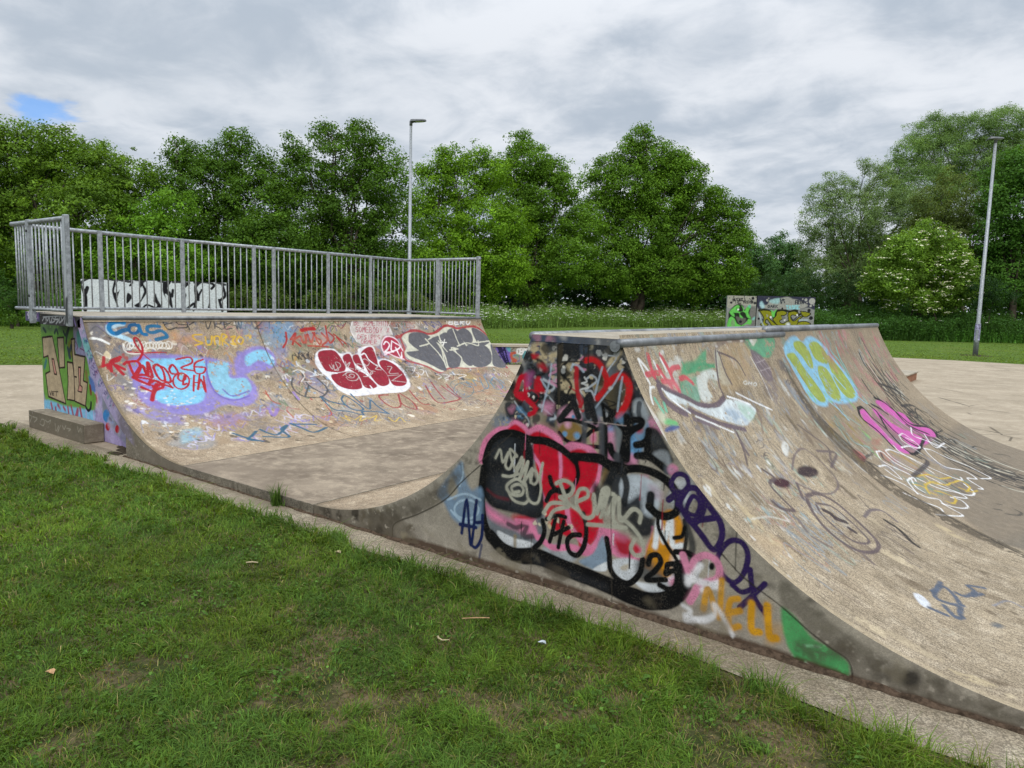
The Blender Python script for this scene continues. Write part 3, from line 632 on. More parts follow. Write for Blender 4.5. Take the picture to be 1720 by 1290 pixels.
# ------------------------------------------------------------------ quarter-pipe face
def paint_quarter():
    sm = LQ['R'] * math.asin((LQ['uJ'] - LQ['top']) / LQ['R'])
    c = Canvas(grid(0, sm, .011, .0075), grid(0, WD, .007, .011), 'arc', 2, arc=LQ, sg=-1, wm=.82, ground=(.38, .28, .18))
    H, J, Q, X, M, N = (140, 525, 9.556), (460, 525, 7.167), (0, 520, 3.583), (440, 380, 3.583), (640, 400, 6.615), (180, 700, 3.308)
    faded = ['#7a86a6', '#a04a48', '#d9d6cf', '#5d7a5c', '#3e3c3c', '#8b7fb8', '#b88a4a', '#6f9fb8', '#b8707e', '#5f5a52']
    # generations of worn paint
    c.blots(.5, sm, .1, 6.3, 110, ['#6f6c72', '#8c8578', '#9a8266', '#7c7b86', '#a89a86', '#88929c', '#a8785c', '#b3a3a8'], 21, (.06, .28), (.25, .55), .5, .06)
    c.blots(1.2, sm, 1.9, 6.4, 70, ['#6d8ba8', '#8e8aa6', '#a46a5a', '#6f7f66', '#b9b2ac', '#57555a', '#9c8f5c'], 22, (.04, .18), (.3, .6), .45, .04)
    c.scrib(.9, sm - .05, .2, 6.3, 120, faded, 23, (.014, .03), (.06, .24), (.3, .7), .3)
    c.scrib(.25, 1.1, 1.0, 6.3, 60, ['#a0564c', '#4f5866', '#8c7f9e', '#7f5b50', '#c2bcb0', '#5b7f93'], 24, (.012, .026), (.06, .26), (.3, .6), .35)
    c.blots(1.1, sm, .05, 1.1, 26, ['#6b6a70', '#7a787c', '#8a8478'], 25, (.06, .2), (.4, .7), .45, .05)
    c.blots(.5, 1.6, .15, .8, 70, ['#e2ddd4', '#d8d2c4', '#4c4438'], 26, (.008, .03), (.7, 1), .3, .006, .6)
    c.fl(H, '120,180 300,140 360,260 300,380 120,340', '#73727a', .6, .05, .35)
    c.blots(.2, sm, .05, 6.3, 300, ['#4f4334', '#d9c8a4', '#e4dccb', '#5d5648', '#3f3a34'], 76, (.008, .045), (.4, .85), .55, .006, 1.2)
    c.blots(.9, sm, .05, 6.3, 170, ['#dfe1e4', '#7fa3c0', '#a04a44', '#8c7fb4', '#4a6a50', '#2f2f31', '#c9a05a'], 77, (.008, .04), (.5, .9), .5, .006, 1.4)
    c.scrib(1.2, sm, 2.1, 6.4, 170, ['#3f3d40', '#2f2f33', '#8a3a3a', '#7a3f3c', '#e0dcd6', '#4d6b86', '#6a5f8a'], 78, (.01, .022), (.04, .15), (.55, .9), .16); c.scrib(.3, 1.0, 2.2, 6.2, 60, ['#9a4a42', '#4a5a70', '#55504a', '#b8a890', '#5f7fa0'], 80, (.01, .02), (.05, .2), (.45, .8), .22); c.scrib(1.2, sm, .1, 2.0, 50, ['#55535a', '#e2ded6', '#7a6a9a', '#4a6a88'], 81, (.01, .02), (.04, .14), (.45, .8), .2)
    c.scrib(1.5, sm, 1.9, 6.4, 130, ['#35343a', '#4a5f8a', '#7d3438', '#dcd8d2', '#5f4f80', '#3f6a58', '#b08a44'], 82, (.009, .018), (.03, .11), (.7, 1), .1)
    c.blots(1.3, sm, 2.0, 6.4, 60, ['#6f93b8', '#8a84a8', '#a8605a', '#8f8f94', '#c8bfb4', '#6a7a5c'], 83, (.04, .13), (.35, .6), .42, .03)
    # the purple and blue piece
    pz, bl = '#8a7fc6', '#7fc4e0'
    c.fl(Q, '770,330 830,280 960,268 1250,290 1390,325 1400,395 1480,390 1545,470 1545,540 1470,582 1350,575 1230,625 1080,632 950,600 860,560 815,480', pz, .85, .03, .28)
    c.fl(Q, '1410,310 1460,250 1560,218 1645,262 1655,335 1580,372 1490,385 1430,400', pz, .88, .03, .22)
    c.fl(Q, '1180,640 1500,610 1650,560 1640,620 1300,700', pz, .4, .06, .5); c.fl(Q, '760,580 860,640 1080,690 1080,640 900,600', pz, .6, .05, .45)
    c.fl(Q, '850,310 1010,295 1225,300 1235,400 1225,540 1110,575 970,560 925,500 1010,470 890,420', bl, .92, .02, .22)
    c.fl(Q, '1250,330 1370,318 1385,410 1480,415 1512,480 1440,535 1330,515 1275,450', '#86c0d2', .9, .02, .28)
    c.fl(Q, '1480,280 1570,240 1640,285 1645,340 1560,305 1490,340', '#86c6de', .92, .02, .22)
    c.st(Q, '1240,310 1250,400 1300,500 1400,545 1500,520 / 1340,480 1400,520 1500,490', .03, '#6a5fb0', .8, noise=.2); c.ell(Q, 1545, 400, 45, 30, '#a39a86', w=.04, al=.7, noise=.2)
    c.scrib(.45, .85, .3, 2.2, 26, ['#8f86c4', '#7a70b4', '#c9c4dc'], 27, (.015, .03), (.06, .2), (.4, .7), .3)
    # blue name, top left
    c.fl(H, '390,200 450,150 560,130 480,200 470,260 400,270', '#2e86bd', .6, .03)
    c.st(H, '400,230 430,320 560,370 700,420 805,490', .075, '#b4d9ea', .95, .3, .1); c.st(H, '480,230 560,200 640,190', .05, '#bcdcea', .8, .5)
    c.st(H, '645,165 560,150 470,165 420,200 415,260 460,320 540,335 610,300 690,275', .062, '#1b76ad', 1, .2); c.st(H, '540,335 610,300 690,275', .058, '#1f5f8a', 1, .2)
    c.st(H, '810,195 745,215 735,290 800,335 875,310 895,240 830,192', .05, '#1d5a88', 1, .2); c.st(H, '890,210 920,300 960,345 1010,352', .055, '#1d6a9a', 1, .25)
    c.st(H, '1220,225 1110,215 1030,235 1035,300 1120,322 1230,290 1310,330 1345,385 1290,405 1170,432', .052, '#2a6a90', 1, .25)
    c.st(H, '118,415 180,412 250,430 330,462 412,502', .035, '#ecebe6', 1, .2); c.st(H, '640,500 650,590 720,650 830,660 1000,640', .025, '#e8e4da', .8, .3, .2)
    for k in range(14): c.ell(H, 700 + 52 * k, 530 + 8 * math.sin(k * 2.3), 46, 62, '#e4dfd4', w=.018, rot=k * .7, al=.75, noise=.25)
    c.blots(1.25, 1.75, .1, .9, 60, ['#e9e5db', '#d5cfc2'], 29, (.008, .03), (.6, 1), .4, .006, .5)
    # red names
    r1 = '#aa1f2c'
    c.st(H, '950,650 870,560 815,450 830,402 890,440 945,560 945,660 910,730 870,775', .032, r1, 1, .2); c.st(H, '705,630 800,638 950,645 1250,640 1330,642', .018, r1, .95, .2); c.st(H, '960,665 1030,730 1120,795', .02, r1, .95, .2)
    c.st(H, '330,715 318,860 / 262,880 330,850 420,845 / 395,830 400,900', .04, r1, .95, .3, .1); c.st(H, '600,715 520,740 440,800 450,940 / 470,790 560,770 590,710 / 490,830 640,990 / 540,850 660,910', .045, r1, 1, .25, .05)
    c.st(H, '650,830 712,790 760,890 815,1010 / 712,790 860,785 915,860 880,960 820,1020 940,850 1000,960 1040,1010 1030,800 1075,900 1110,1030 / 815,1020 960,1000 1100,1040', .04, r1, 1, .2)
    c.st(H, '1140,850 1200,835 1280,940 1310,1090 1240,1080 1170,990 1130,890', .035, r1, 1, .2, closed=True); c.st(H, '1200,850 1300,890 1380,1010 1400,1110 1310,1110', .035, r1, 1, .2); c.st(H, '1390,880 1440,840 1520,970 1420,980 1380,920', .035, r1, 1, .2, closed=True)
    c.st(H, '800,1030 950,1050 1120,1085 1430,1205 / 790,1045 900,1100 1060,1165 / 1055,1130 1090,1090 1180,1100 1275,1185 1240,1215 1120,1200 / 930,1190 1080,1260', .034, r1, 1, .2)
    c.ell(H, 1570, 1100, 130, 128, r1, w=.026); c.st(H, '1530,990 1520,1060 1580,1100 1640,1060 1630,1000 1600,1150 1660,1140', .03, r1, 1, .2)
    c.st(Q, '1060,300 1140,288 1155,320 1090,352 1165,368 / 1222,300 1172,325 1178,380 1222,382 1235,350 1180,345', .03, r1, 1, .2)
    c.st(Q, '1168,395 1165,490 / 1165,440 1200,438 / 1202,390 1192,480 / 1190,478 1210,420 1238,495 1225,400', .03, r1, 1, .2)
    c.st(Q, '810,410 930,460 1000,440 1040,470 / 900,445 945,428 985,460 920,490 850,470', .028, r1, 1, .2); c.st(Q, '945,450 925,500 915,545', .055, r1, 1, .3)
    c.st(Q, '540,175 600,178 655,205', .03, '#ecebe6', .9, .3)
    # yellow and black along the top
    c.st(Q, '1215,150 1160,155 1180,185 1220,200 1175,215 / 1235,165 1245,210 1270,205 1275,160 / 1295,210 1290,165 1320,165 1322,210 / 1340,215 1335,150 1365,160 1345,185 1375,212 / 1390,165 1415,160 1400,190 1420,210 1390,205 / 1440,160 1425,190 1450,208 1465,180 1445,162 / 1500,150 1480,160 1490,180 1508,165 1500,140 1505,180', .028, '#d1aa3e', .95, .25)
    c.fl(Q, '1030,140 1065,135 1070,185 1035,190', '#c58a48', .6, .05, .3); c.fl(Q, '1090,165 1160,160 1150,195 1100,195', '#c58a48', .5, .05, .35)
    c.st(Q, '970,55 1010,118 1062,108 / 975,58 1040,66 / 992,88 1035,82 / 1120,62 1065,70 1075,88 1125,92 1120,108 1060,112 / 1112,48 1142,122 / 1115,52 1172,66 1140,92 / 1205,70 1225,72', .02, '#37383a', .9, .25)
    c.text(Q, 'VREW 21', 1230, 118, 1660, 112, 0, -58, .02, '#3f4043', al=.9); c.st(Q, '1300,60 1480,118 / 1340,118 1420,50', .016, '#44464a', .7)
    c.fl(Q, '1430,60 1500,60 1560,200 1480,190', '#6a94b4', .45, .06, .4); c.fl(Q, '1640,70 1760,60 1760,180 1680,190', '#6f9cc0', .6, .06, .35); c.fl(X, '0,580 60,560 130,660 120,740 40,720 0,660', '#6f98b8', .55, .06, .35)
    c.blots(1.2, 1.9, 2.0, 2.8, 50, ['#d5dbe2', '#8fa9c2', '#5f7fa0'], 31, (.01, .03), (.6, .9), .3, .008)
    # teal name at the foot
    c.st(N, '700,92 780,118 862,136 / 828,80 805,105 785,126 860,135 / 850,70 900,92 950,98 1000,48 968,72 1010,112 870,110 / 1020,38 1080,62 1150,86 1218,60 1195,72 / 1020,40 1160,42', .042, '#2c5b73', .95, .25)
    c.fl(N, '420,80 510,60 520,110 420,150', '#86b8c8', .55, .04, .4)
    # green scrawl, red name and speech bubble
    c.st(J, '440,110 500,90 560,85 / 510,210 540,160 560,95 / 545,215 590,190 / 460,130 520,150 / 640,190 670,150 720,170 690,220', .02, '#4b6a42', .8, .3, .1); c.ell(J, 690, 105, 32, 24, '#55724c', w=.02, al=.8); c.st(J, '620,110 780,140 870,110', .016, '#6b8a62', .6, .3, .2)
    c.fl(J, '930,160 960,95 1100,78 1280,88 1380,160 1425,260 1310,285 1275,385 1170,402 1080,390 1000,350 930,230', '#cfc8c2', .9, .02, .12); c.st(J, '930,160 960,95 1100,78 1280,88 1380,160 1425,260 / 1000,350 930,230 925,170', .025, '#e4dedb', .85)
    for t, x0, y0, x1, y1, h in (('BE SOMETHIN', 965, 150, 1380, 160, 58), ('SOMEBODY X', 985, 235, 1400, 245, 62), ('DESIRES', 1010, 315, 1290, 320, 46), ('ORMER', 1050, 375, 1250, 380, 46)):
        c.text(J, t, x0, y0, x1, y1, 0, -h, .014, '#a8465a', al=.85)
    c.st(J, '145,240 152,340 112,420 / 200,325 262,248 225,385 / 215,310 320,402 / 228,335 315,282 / 325,290 350,360 385,340 375,270 / 385,365 405,260 450,360 490,242 / 465,240 510,300 570,340 545,378 490,270 / 575,245 645,330 585,390 / 622,160 645,300 / 660,240 725,305 680,365 650,300 / 722,262 870,375 / 760,300 830,385', .034, '#a62a28', .95, .25, .08)
    c.st(J, '335,215 400,200 485,195', .07, '#a8262a', 1, .25); c.st(J, '410,400 540,405 655,412', .03, '#a62a28', .9, .3)
    c.fl(J, '200,320 320,280 480,260 640,270 700,340 560,390 380,380', '#c58a72', .35, .05, .35)
    c.blots(.9, 1.7, 2.5, 3.5, 26, ['#4a443e', '#6a6460', '#8a3a36'], 33, (.01, .05), (.5, .8), .4, .012)
    # dark red throw-up on white
    wh = '#e2e0e2'; mr = '#8d1f31'
    c.fl(J, '498,545 512,480 580,438 720,438 800,495 910,478 945,508 1005,488 1020,435 1120,402 1205,418 1250,560 1335,555 1480,615 1590,720 1638,850 1632,905 1560,955 1400,968 1200,985 1000,1005 880,985 760,915 680,812 560,705 500,610', wh, 1, .012, .06)
    c.fl(J, '528,490 595,455 720,455 790,520 840,600 865,665 830,712 650,712 560,600', mr, 1, .008, .04); c.fl(J, '688,765 760,730 930,708 1010,760 1062,870 1040,920 900,922 770,872', mr, 1, .008, .04)
    c.fl(J, '828,535 908,495 960,600 1000,680 1100,740 1200,830 1242,888 1180,916 1085,890 1020,760 880,650', mr, 1, .008, .04); c.fl(J, '950,522 1010,505 1048,580 1085,680 1040,660 965,595', mr, 1, .008, .04)
    c.fl(J, '1060,465 1130,415 1192,430 1240,555 1262,640 1360,740 1392,840 1350,880 1262,872 1150,740 1080,600 1050,515', mr, 1, .008, .04); c.fl(J, '1270,592 1340,570 1460,630 1560,730 1602,830 1560,880 1440,872 1360,740 1290,655', mr, 1, .008, .04)
    c.st(J, '1050,510 1095,495 1145,570 1240,640 / 1160,880 1185,915 / 650,715 760,730', .028, wh, .95, .2)
    c.st(J, '1200,180 1260,230 1180,260', .012, '#a8465a', .7)
    c.st(J, '668,630 705,680 720,630 735,690 800,650 790,610 740,600 780,690 730,695 / 860,590 885,660 915,600 870,650 960,680 / 985,690 1000,620 1075,640 1040,690 980,660 / 1060,570 1100,560 1150,600 1120,640 1075,600 1140,680 1190,720 1160,750 1180,705 1220,710 / 1200,620 1260,640 1225,680 1290,690 / 1020,710 1060,690 1150,760 1080,770 / 1370,650 1420,655 1390,730 1500,730 / 1420,820 1540,745 / 1430,820 1600,840 / 1370,760 1510,750', .016, '#b9aeaa', .9, .3)
    c.st(J, '880,720 830,760 / 930,770 905,760 930,740 970,755 955,785 900,780 865,750 890,720 980,725 1020,770 990,815 910,815 870,780', .017, '#b9aeaa', .9, .3)
    c.fl(J, '1300,370 1330,305 1400,290 1490,340 1545,425 1572,560 1460,522 1340,500', '#ab2443', .95, .012, .06); c.st(J, '1340,505 1300,430 1300,360 1335,300 1400,288 1490,340 1560,470 / 1335,510 1380,490 1460,530 1570,562', .03, '#e6cdd4', .95, .25)
    c.st(J, '1322,382 1352,348 1392,385 1370,440 1338,478 1442,472 / 1418,342 1420,462 1520,412 1418,342 / 1465,420 1532,545 1540,480', .028, '#eadfe2', 1, .2)
    # grey letters on cream
    cr, gr_ = '#cdcbb8', '#5f5f64'
    c.st(X, '810,668 850,655 880,640 905,628 950,632 1000,650 1045,640 1080,615 1110,600 1150,605 1180,618 1260,605 1300,615 1345,650 1385,700 1430,760 1475,848', .07, '#a32c36', .9, .3, .1)
    c.st(X, '830,665 858,740 850,770 875,808 960,832 1010,852 1070,880 1130,852 1240,852 1370,842 1475,850', .05, '#a8444a', .85, .4, .15)
    c.fl(X, '842,670 890,640 1000,655 1050,645 1110,606 1180,622 1268,610 1330,640 1395,715 1468,845 1380,845 1250,852 1130,848 1080,878 1000,842 890,802 858,762 872,722', cr, 1, .012, .05)
    c.fl(X, '882,690 892,645 960,640 1020,670 1065,720 1100,790 1112,862 1082,866 990,820 892,782 872,752 935,745 900,715', gr_, 1, .01, .04)
    c.fl(X, '1010,680 1062,658 1110,640 1170,700 1150,735 1205,800 1190,842 1130,850 1105,780 1070,710', gr_, 1, .01, .04)
    c.fl(X, '1112,640 1150,614 1195,650 1225,715 1285,800 1255,842 1205,805 1150,720', gr_, 1, .01, .04); c.fl(X, '1172,640 1212,612 1255,640 1270,690 1235,712 1205,680', gr_, 1, .01, .04)
    c.fl(X, '1230,722 1300,702 1370,742 1382,812 1340,846 1280,842 1240,785', gr_, 1, .01, .04); c.fl(X, '1262,612 1330,640 1372,692 1322,722 1290,690', gr_, 1, .01, .04); c.fl(X, '1375,712 1400,712 1470,842 1395,840 1385,770', gr_, 1, .01, .04)
    c.st(X, '950,722 1005,705 985,680 1060,760 1100,820 / 1000,682 1065,658 1110,850 / 1062,690 1115,755 / 1130,745 1180,738 1140,735 1200,790 1195,840 / 1150,620 1190,718 / 1175,722 1235,702 1300,718 1300,690 / 1290,700 1370,690 / 870,752 938,745', .03, cr, .95, .2); c.st(X, '1075,685 1095,705 1085,715 / 1100,680 1090,720 / 1068,700 1112,700', .02, '#e6e4da', .9)
    # lower scrawls
    c.st(J, '228,790 215,860 262,950 380,1012 560,1018 640,955 625,890 520,790 / 420,880 378,1005 / 340,740 420,872 600,978', .032, '#45464a', .9, .3, .1); c.st(J, '270,590 310,650 460,720 490,735 / 230,710 300,690 370,760 330,830 / 430,770 590,740 / 380,830 500,840 / 580,820 650,830 640,880', .018, '#dad6d0', .8, .3, .2)
    c.st(J, '560,1008 650,1110 745,1172 900,1190 1075,1232 1065,1195 1200,1190 1385,1216 / 590,1020 680,1070 870,1112 / 812,1040 850,1000 960,1060 1070,1150 1045,1178 950,1165 850,1100 812,1040 / 925,980 1010,1060 1150,1162 1162,1055 1240,1120 1385,1216', .034, '#345e78', .95, .25)
    c.st(X, '760,1015 705,1020 730,1055 790,1090 835,1080 820,1012 / 822,1012 845,1070 930,1102 905,1055 830,1005 / 890,990 960,1065 1010,1072 / 985,960 1060,1060 1165,1050 / 1020,940 1100,1040 / 1080,960 1150,1010 1190,1040 1120,1060 / 1110,950 1200,1035', .036, '#96383c', .9, .3, .08)
    c.st(X, '470,1145 530,1170 500,1140 560,1165 / 560,1165 600,1140 590,1172 640,1150 / 640,1160 690,1140 680,1170 720,1165 / 760,1150 800,1175 830,1150 865,1178', .02, '#d2b043', .9, .3)
    c.st(X, '870,845 920,850 900,890 870,860 930,880 940,905 905,905 / 950,860 975,870 960,895 940,880 / 985,870 1000,905 / 1050,890 1080,905 1060,920 / 1090,890 1130,900 1100,915 / 1130,890 1230,895 1180,915', .018, '#e0dcd8', .85, .3, .1)
    c.fl(X, '830,820 900,850 930,900 880,915 840,870', '#3c3b40', .6, .05, .3); c.ell(X, 1215, 985, 60, 45, '#4c7280', w=.018, al=.8); c.ell(X, 1240, 960, 105, 38, '#456a78', w=.016, rot=.1, al=.7)
    c.st(X, '1200,945 1260,970 1230,935 1290,960 1270,925 1320,940 / 1310,910 1340,975 1365,960 1335,900 / 1370,930 1410,980 1450,965 1400,910 1380,930 / 1430,920 1460,950', .022, '#4f86a0', .9, .3)
    c.st(X, '1140,1075 1200,1060 1180,1090 1240,1080 1290,1085 / 1310,1080 1350,1060 1340,1085 1400,1070 1440,1075 / 1210,1040 1330,1050 1350,1030', .014, '#4a4c50', .7, .3, .1); c.st(X, '1420,960 1460,1000 1490,985', .03, '#c07a9a', .7, .4)
    c.st(X, '150,1110 190,1150 / 20,990 60,1050 110,1070 / 380,1070 420,1130 360,1150 / 40,1020 10,1000', .022, '#b04838', .8, .3, .15); c.st(X, '190,1000 220,1040 / 40,1100 70,1140 95,1100', .05, '#8a72c0', .7, .4, .2)
    c.st(X, '960,560 1000,600 980,570 1040,610 1020,575 1080,605 1060,570', .022, '#4a4f8a', .85, .3); c.text(X, 'BERO', 1125, 590, 1260, 590, 5, -26, .03, '#e0dedb', al=.9); c.text(X, 'UTIES', 780, 605, 930, 610, 0, -26, .018, '#a06a5a', al=.8)
    # construction joint and worn edge
    for ww in (2.02,): c.st(None, [(0, ww), (.5, ww - .01), (1.2, ww + .01), (sm, ww)], .022, '#5a4c3a', .8, .4, .12)
    c.fl(None, [(0, -.05), (sm, -.05), (sm, .03), (1.2, .035), (.6, .03), (0, .02)], '#6d6048', .7, .015, .15)
    return c

# ------------------------------------------------------------------ spine, far face
def paint_spine_right():
    sm = SR['R'] * math.asin((SR['uJ'] - SR['top']) / SR['R'])
    c = Canvas(grid(-2.2, sm, .012, .0065), grid(0, WD, .0055, .012), 'arc', 3, arc=SR, sg=-1, wm=.75, ground=(.33, .25, .17))
    Qx, V, X, K, E = (1040, 560, 6.615), (1200, 460, 4.778), (1400, 640, 5.375), (1040, 520, 2.529), (1060, 780, 2.529)
    worn = ['#8fa79a', '#7d8f9c', '#b9b9b2', '#79685f', '#8b7f93', '#a8736a']
    # smooth grey concrete of the far bay, streaked
    c.fl(None, [(-2.4, 2.35), (.15, 2.35), (.5, 2.4), (.9, 3.4), (.9, 7), (-2.4, 7)], '#6e675c', .85, .05, .05)
    c.fl(None, [(.4, 2.4), (sm, 2.4), (sm, 7), (.4, 7)], '#8b7c68', .5, .1, .2)
    c.blots(1.3, sm, .1, 2.6, 260, ['#cfd3d0', '#9db5a8', '#8f97a4', '#6a5a4e', '#c4b597', '#5a4c3c'], 41, (.008, .045), (.3, .6), .62, .012, 2.4)
    c.blots(-1.5, 1.6, .05, 2.4, 120, ['#4d4030', '#5a4a38', '#d4c3a2', '#c9b791'], 49, (.01, .07), (.25, .55), .62, .012, 2.6)
    c.blots(1.15, 1.9, .03, 1.1, 70, ['#d9dcda', '#8fa8a8', '#56617c', '#e4e4e0'], 42, (.005, .024), (.4, .75), .6, .008, 1.8)
    c.scrib(1.0, sm, .3, 6.3, 60, worn, 43, (.012, .03), (.06, .2), (.3, .55), .45, (2, 1))
    c.blots(1.0, sm, 2.6, 4.2, 40, ['#6e8f86', '#7f8494', '#a8665e'], 44, (.03, .1), (.3, .6), .55, .02, 1.6)
    c.scrib(.9, sm - .05, .2, 2.5, 46, ['#6a5a50', '#5c5250', '#7d6a60', '#8a8f92'], 50, (.012, .028), (.06, .22), (.4, .75), .3, (1.6, 1))
    c.scrib(.8, sm - .05, 2.6, 6.2, 70, ['#4f8a80', '#5a5250', '#3f3b3a', '#a05a60', '#8fa9b4'], 51, (.012, .03), (.06, .2), (.4, .75), .3, (2, 1))
    # green and white ground, near end
    c.fl(Qx, '690,420 740,320 840,300 960,180 975,330 1065,340 1000,400 860,440 740,480 690,640', '#4f9a70', .85, .015, .25); c.st(Qx, '705,330 760,430 900,340 1060,370', .03, '#4f9a70', .85, .3, .1)
    c.fl(Qx, '690,560 860,480 900,700 860,760 730,700', '#6aa68c', .7, .02, .35); c.fl(Qx, '1390,55 1600,40 1720,50 1720,180 1640,275 1450,180', '#52a07a', .85, .015, .25); c.fl(Qx, '1450,60 1530,50 1490,140', '#d8d2c4', .8, .01)
    c.fl(Qx, '870,470 1000,405 1080,430 1100,520 1000,500 980,600 1040,720 940,760 880,640', '#d3dad6', .8, .015, .35); c.fl(Qx, '1060,200 1120,220 1180,440 1240,560 1140,560 1090,420', '#c4cec6', .6, .015, .4)
    c.fl(Qx, '560,300 700,280 660,420 640,560 580,620 520,560', '#d0d4d0', .55, .02, .4)
    c.fl(Qx, '1250,90 1380,80 1460,230 1440,500 1300,620 1180,640 1120,560 1120,240', '#ad946c', .5, .04, .3)
    # pale swoosh with purple edges
    c.fl(Qx, '470,600 640,690 800,770 950,822 1080,800 1180,735 1400,770 1520,860 1430,1010 1340,1015 1150,965 950,885 780,800 620,770 520,690', '#d3dcde', .95, .01, .17)
    c.fl(Qx, '1180,840 1300,850 1420,960 1380,1010 1200,960', '#6f8fae', .5, .03, .4); c.fl(Qx, '1300,780 1450,820 1520,900 1440,960', '#8ab89c', .5, .03, .4)
    c.st(Qx, '390,480 440,550 480,590 640,670 760,722 880,785 1000,805 1100,785 1165,715', .05, '#665862', .95, .2, .05); c.st(Qx, '440,600 500,730 620,830 740,890', .065, '#6a5b64', .95, .2, .05)
    c.st(Qx, '780,850 950,930 1150,1010 1400,1070', .05, '#675963', .95, .2, .05); c.st(Qx, '830,950 1000,1010 1110,1060', .04, '#6f626a', .9, .25, .1); c.st(Qx, '480,620 600,750 790,885 / 850,920 1050,1005 1270,1100 / 1200,700 1330,740 1460,790 / 1300,660 1500,760 1700,850', .02, '#e9ebec', .95, .25, .08)
    c.st(Qx, '1070,185 1080,330 1110,560 1170,710 / 1110,220 1180,430 1250,560 / 1090,200 1300,300 1400,460', .026, '#5f5156', .92, .3, .08); c.st(Qx, '1075,150 1150,90 1260,70 1380,70', .06, '#7a6b66', .7, .4, .2); c.st(Qx, '1380,50 1470,190 1560,300', .03, '#7c6d6c', .7, .4, .2)
    c.fl(Qx, '1460,190 1560,230 1670,370 1710,520 1640,520 1540,400', '#6e616a', .85, .012, .1); c.st(Qx, '1500,230 1680,480 / 1480,260 1640,510 / 1540,250 1690,420 / 1520,330 1620,290 / 1560,420 1680,380', .01, '#b8aeb0', .6, .4); c.st(Qx, '1460,260 1540,400 1620,560 1700,740', .02, '#dcdedc', .8, .3, .15); c.fl(Qx, '1600,520 1720,540 1800,760 1720,760', '#75696c', .6, .03, .35)
    c.st(Qx, '1285,1075 1340,1170 1400,1290 1430,1340', .045, '#665a60', .85, .3, .12); c.fl(Qx, '505,1080 580,1015 670,1032 650,1062 560,1095', '#42558a', .92, .01); c.fl(Qx, '500,965 570,950 650,990 645,1018 520,1012', '#6dc07c', .9, .012); c.fl(Qx, '430,870 520,890 500,1000 440,960', '#c9cdb4', .7, .02, .2)
    c.st(Qx, '400,730 440,800 490,870 / 500,780 525,860', .035, '#74bb9e', .9, .3, .1); c.st(Qx, '265,745 340,850 420,970 470,1090 550,1290', .05, '#e0e3e6', .9, .5, .15); c.st(Qx, '345,600 350,690 375,780 / 345,600 390,595', .024, '#e4e6e4', .9, .2)
    c.st(Qx, '212,290 270,420 340,555 / 225,290 290,370 345,440 / 385,315 440,420 515,515 / 460,280 500,360 520,410', .03, '#e6e6e4', .92, .2, .08)
    rr = '#c9505c'
    c.st(Qx, '322,245 350,360 392,480 / 305,460 380,440 440,440 / 460,238 500,310 545,390 / 430,370 500,480 580,590 / 560,420 600,520 665,630 / 565,430 600,385 665,372 / 480,530 600,540 / 680,505 740,490 815,550', .048, rr, .9, .25, .1); c.fl(Qx, '480,530 620,520 680,640 580,620', '#d8868c', .5, .02, .3)
    for t, x0, y0, x1, y1, h in (('OMO', 1380, 560, 1540, 590, 36),): c.text(Qx, t, x0, y0, x1, y1, 8, -h, .012, '#dfe3df', al=.7)
    c.st(Qx, '1520,1210 1560,1185 1610,1235 1575,1275 1520,1210', .014, '#665c58', .8, .3); c.text(K, 'E', 615, 630, 640, 636, 6, -22, .016, '#655c58')
    # faded face
    dk = '#63585a'
    c.ell(K, 800, 688, 45, 24, '#3a2c30', rot=.15, soft=.015, noise=.04); c.ell(K, 690, 736, 36, 20, '#43262e', rot=.3, soft=.015, noise=.04); c.st(K, '705,750 730,790', .014, '#6e2a3c', .8)
    c.st(K, '797,790 845,782 920,820 1000,888 1070,955 1102,1000 1080,1030 1010,1022 930,975 860,910 812,840 797,800', .042, '#5f5254', .95, .3, .1); c.st(K, '838,822 900,835 960,880 1030,945 1062,990 1000,985 930,935 860,868 838,830', .028, '#5f5355', .95, .3, .08)
    c.st(K, '868,852 900,866 / 918,888 962,902 / 905,875 940,895 / 978,930 1002,945', .05, '#3f3538', .97, .25, .04); c.st(K, '1042,880 1070,852 1120,856 1180,900', .035, '#655b5f', .9, .4, .12); c.st(K, '1130,895 1190,935 1240,985 1272,1008', .05, '#37322f', 1, .25)
    c.st(K, '735,680 745,620 780,590 840,630 900,690 930,740 915,775 870,782 800,760 750,735', .024, '#6d6061', .85, .35, .15); c.st(K, '610,680 660,715 640,740 690,800 745,852 / 650,815 690,845 745,855 / 755,740 780,800', .036, '#5a4d50', .92, .3, .1); c.st(K, '760,890 800,945 / 820,965 900,1010 / 1040,1040 1080,1080', .035, '#6d605e', .8, .4, .18)
    c.st(K, '500,520 530,600 545,660 / 760,490 880,580 900,640 / 840,600 920,610 900,670 / 890,640 920,680', .032, '#5f5356', .85, .3, .15); c.fl(K, '700,560 720,580 712,625 690,590', '#d6d8d4', .8, .012, .2)
    c.st(K, '560,890 640,880 720,900 / 640,830 700,860', .02, '#d2d2c8', .5, .5, .3); c.fl(K, '560,960 640,950 740,1040 700,1080 600,1010', '#c2a884', .35, .06, .2)
    # yellow-green letters in a pale blue outline
    lb = '#86bcd8'; yg = '#98a52c'
    c.fl(V, '556,612 596,520 650,500 705,545 740,508 795,508 880,575 960,680 1060,800 1145,930 1140,1015 1080,1032 1012,1045 925,1022 902,1062 830,1052 765,1000 695,880 620,745', lb, .95, .02, .14)
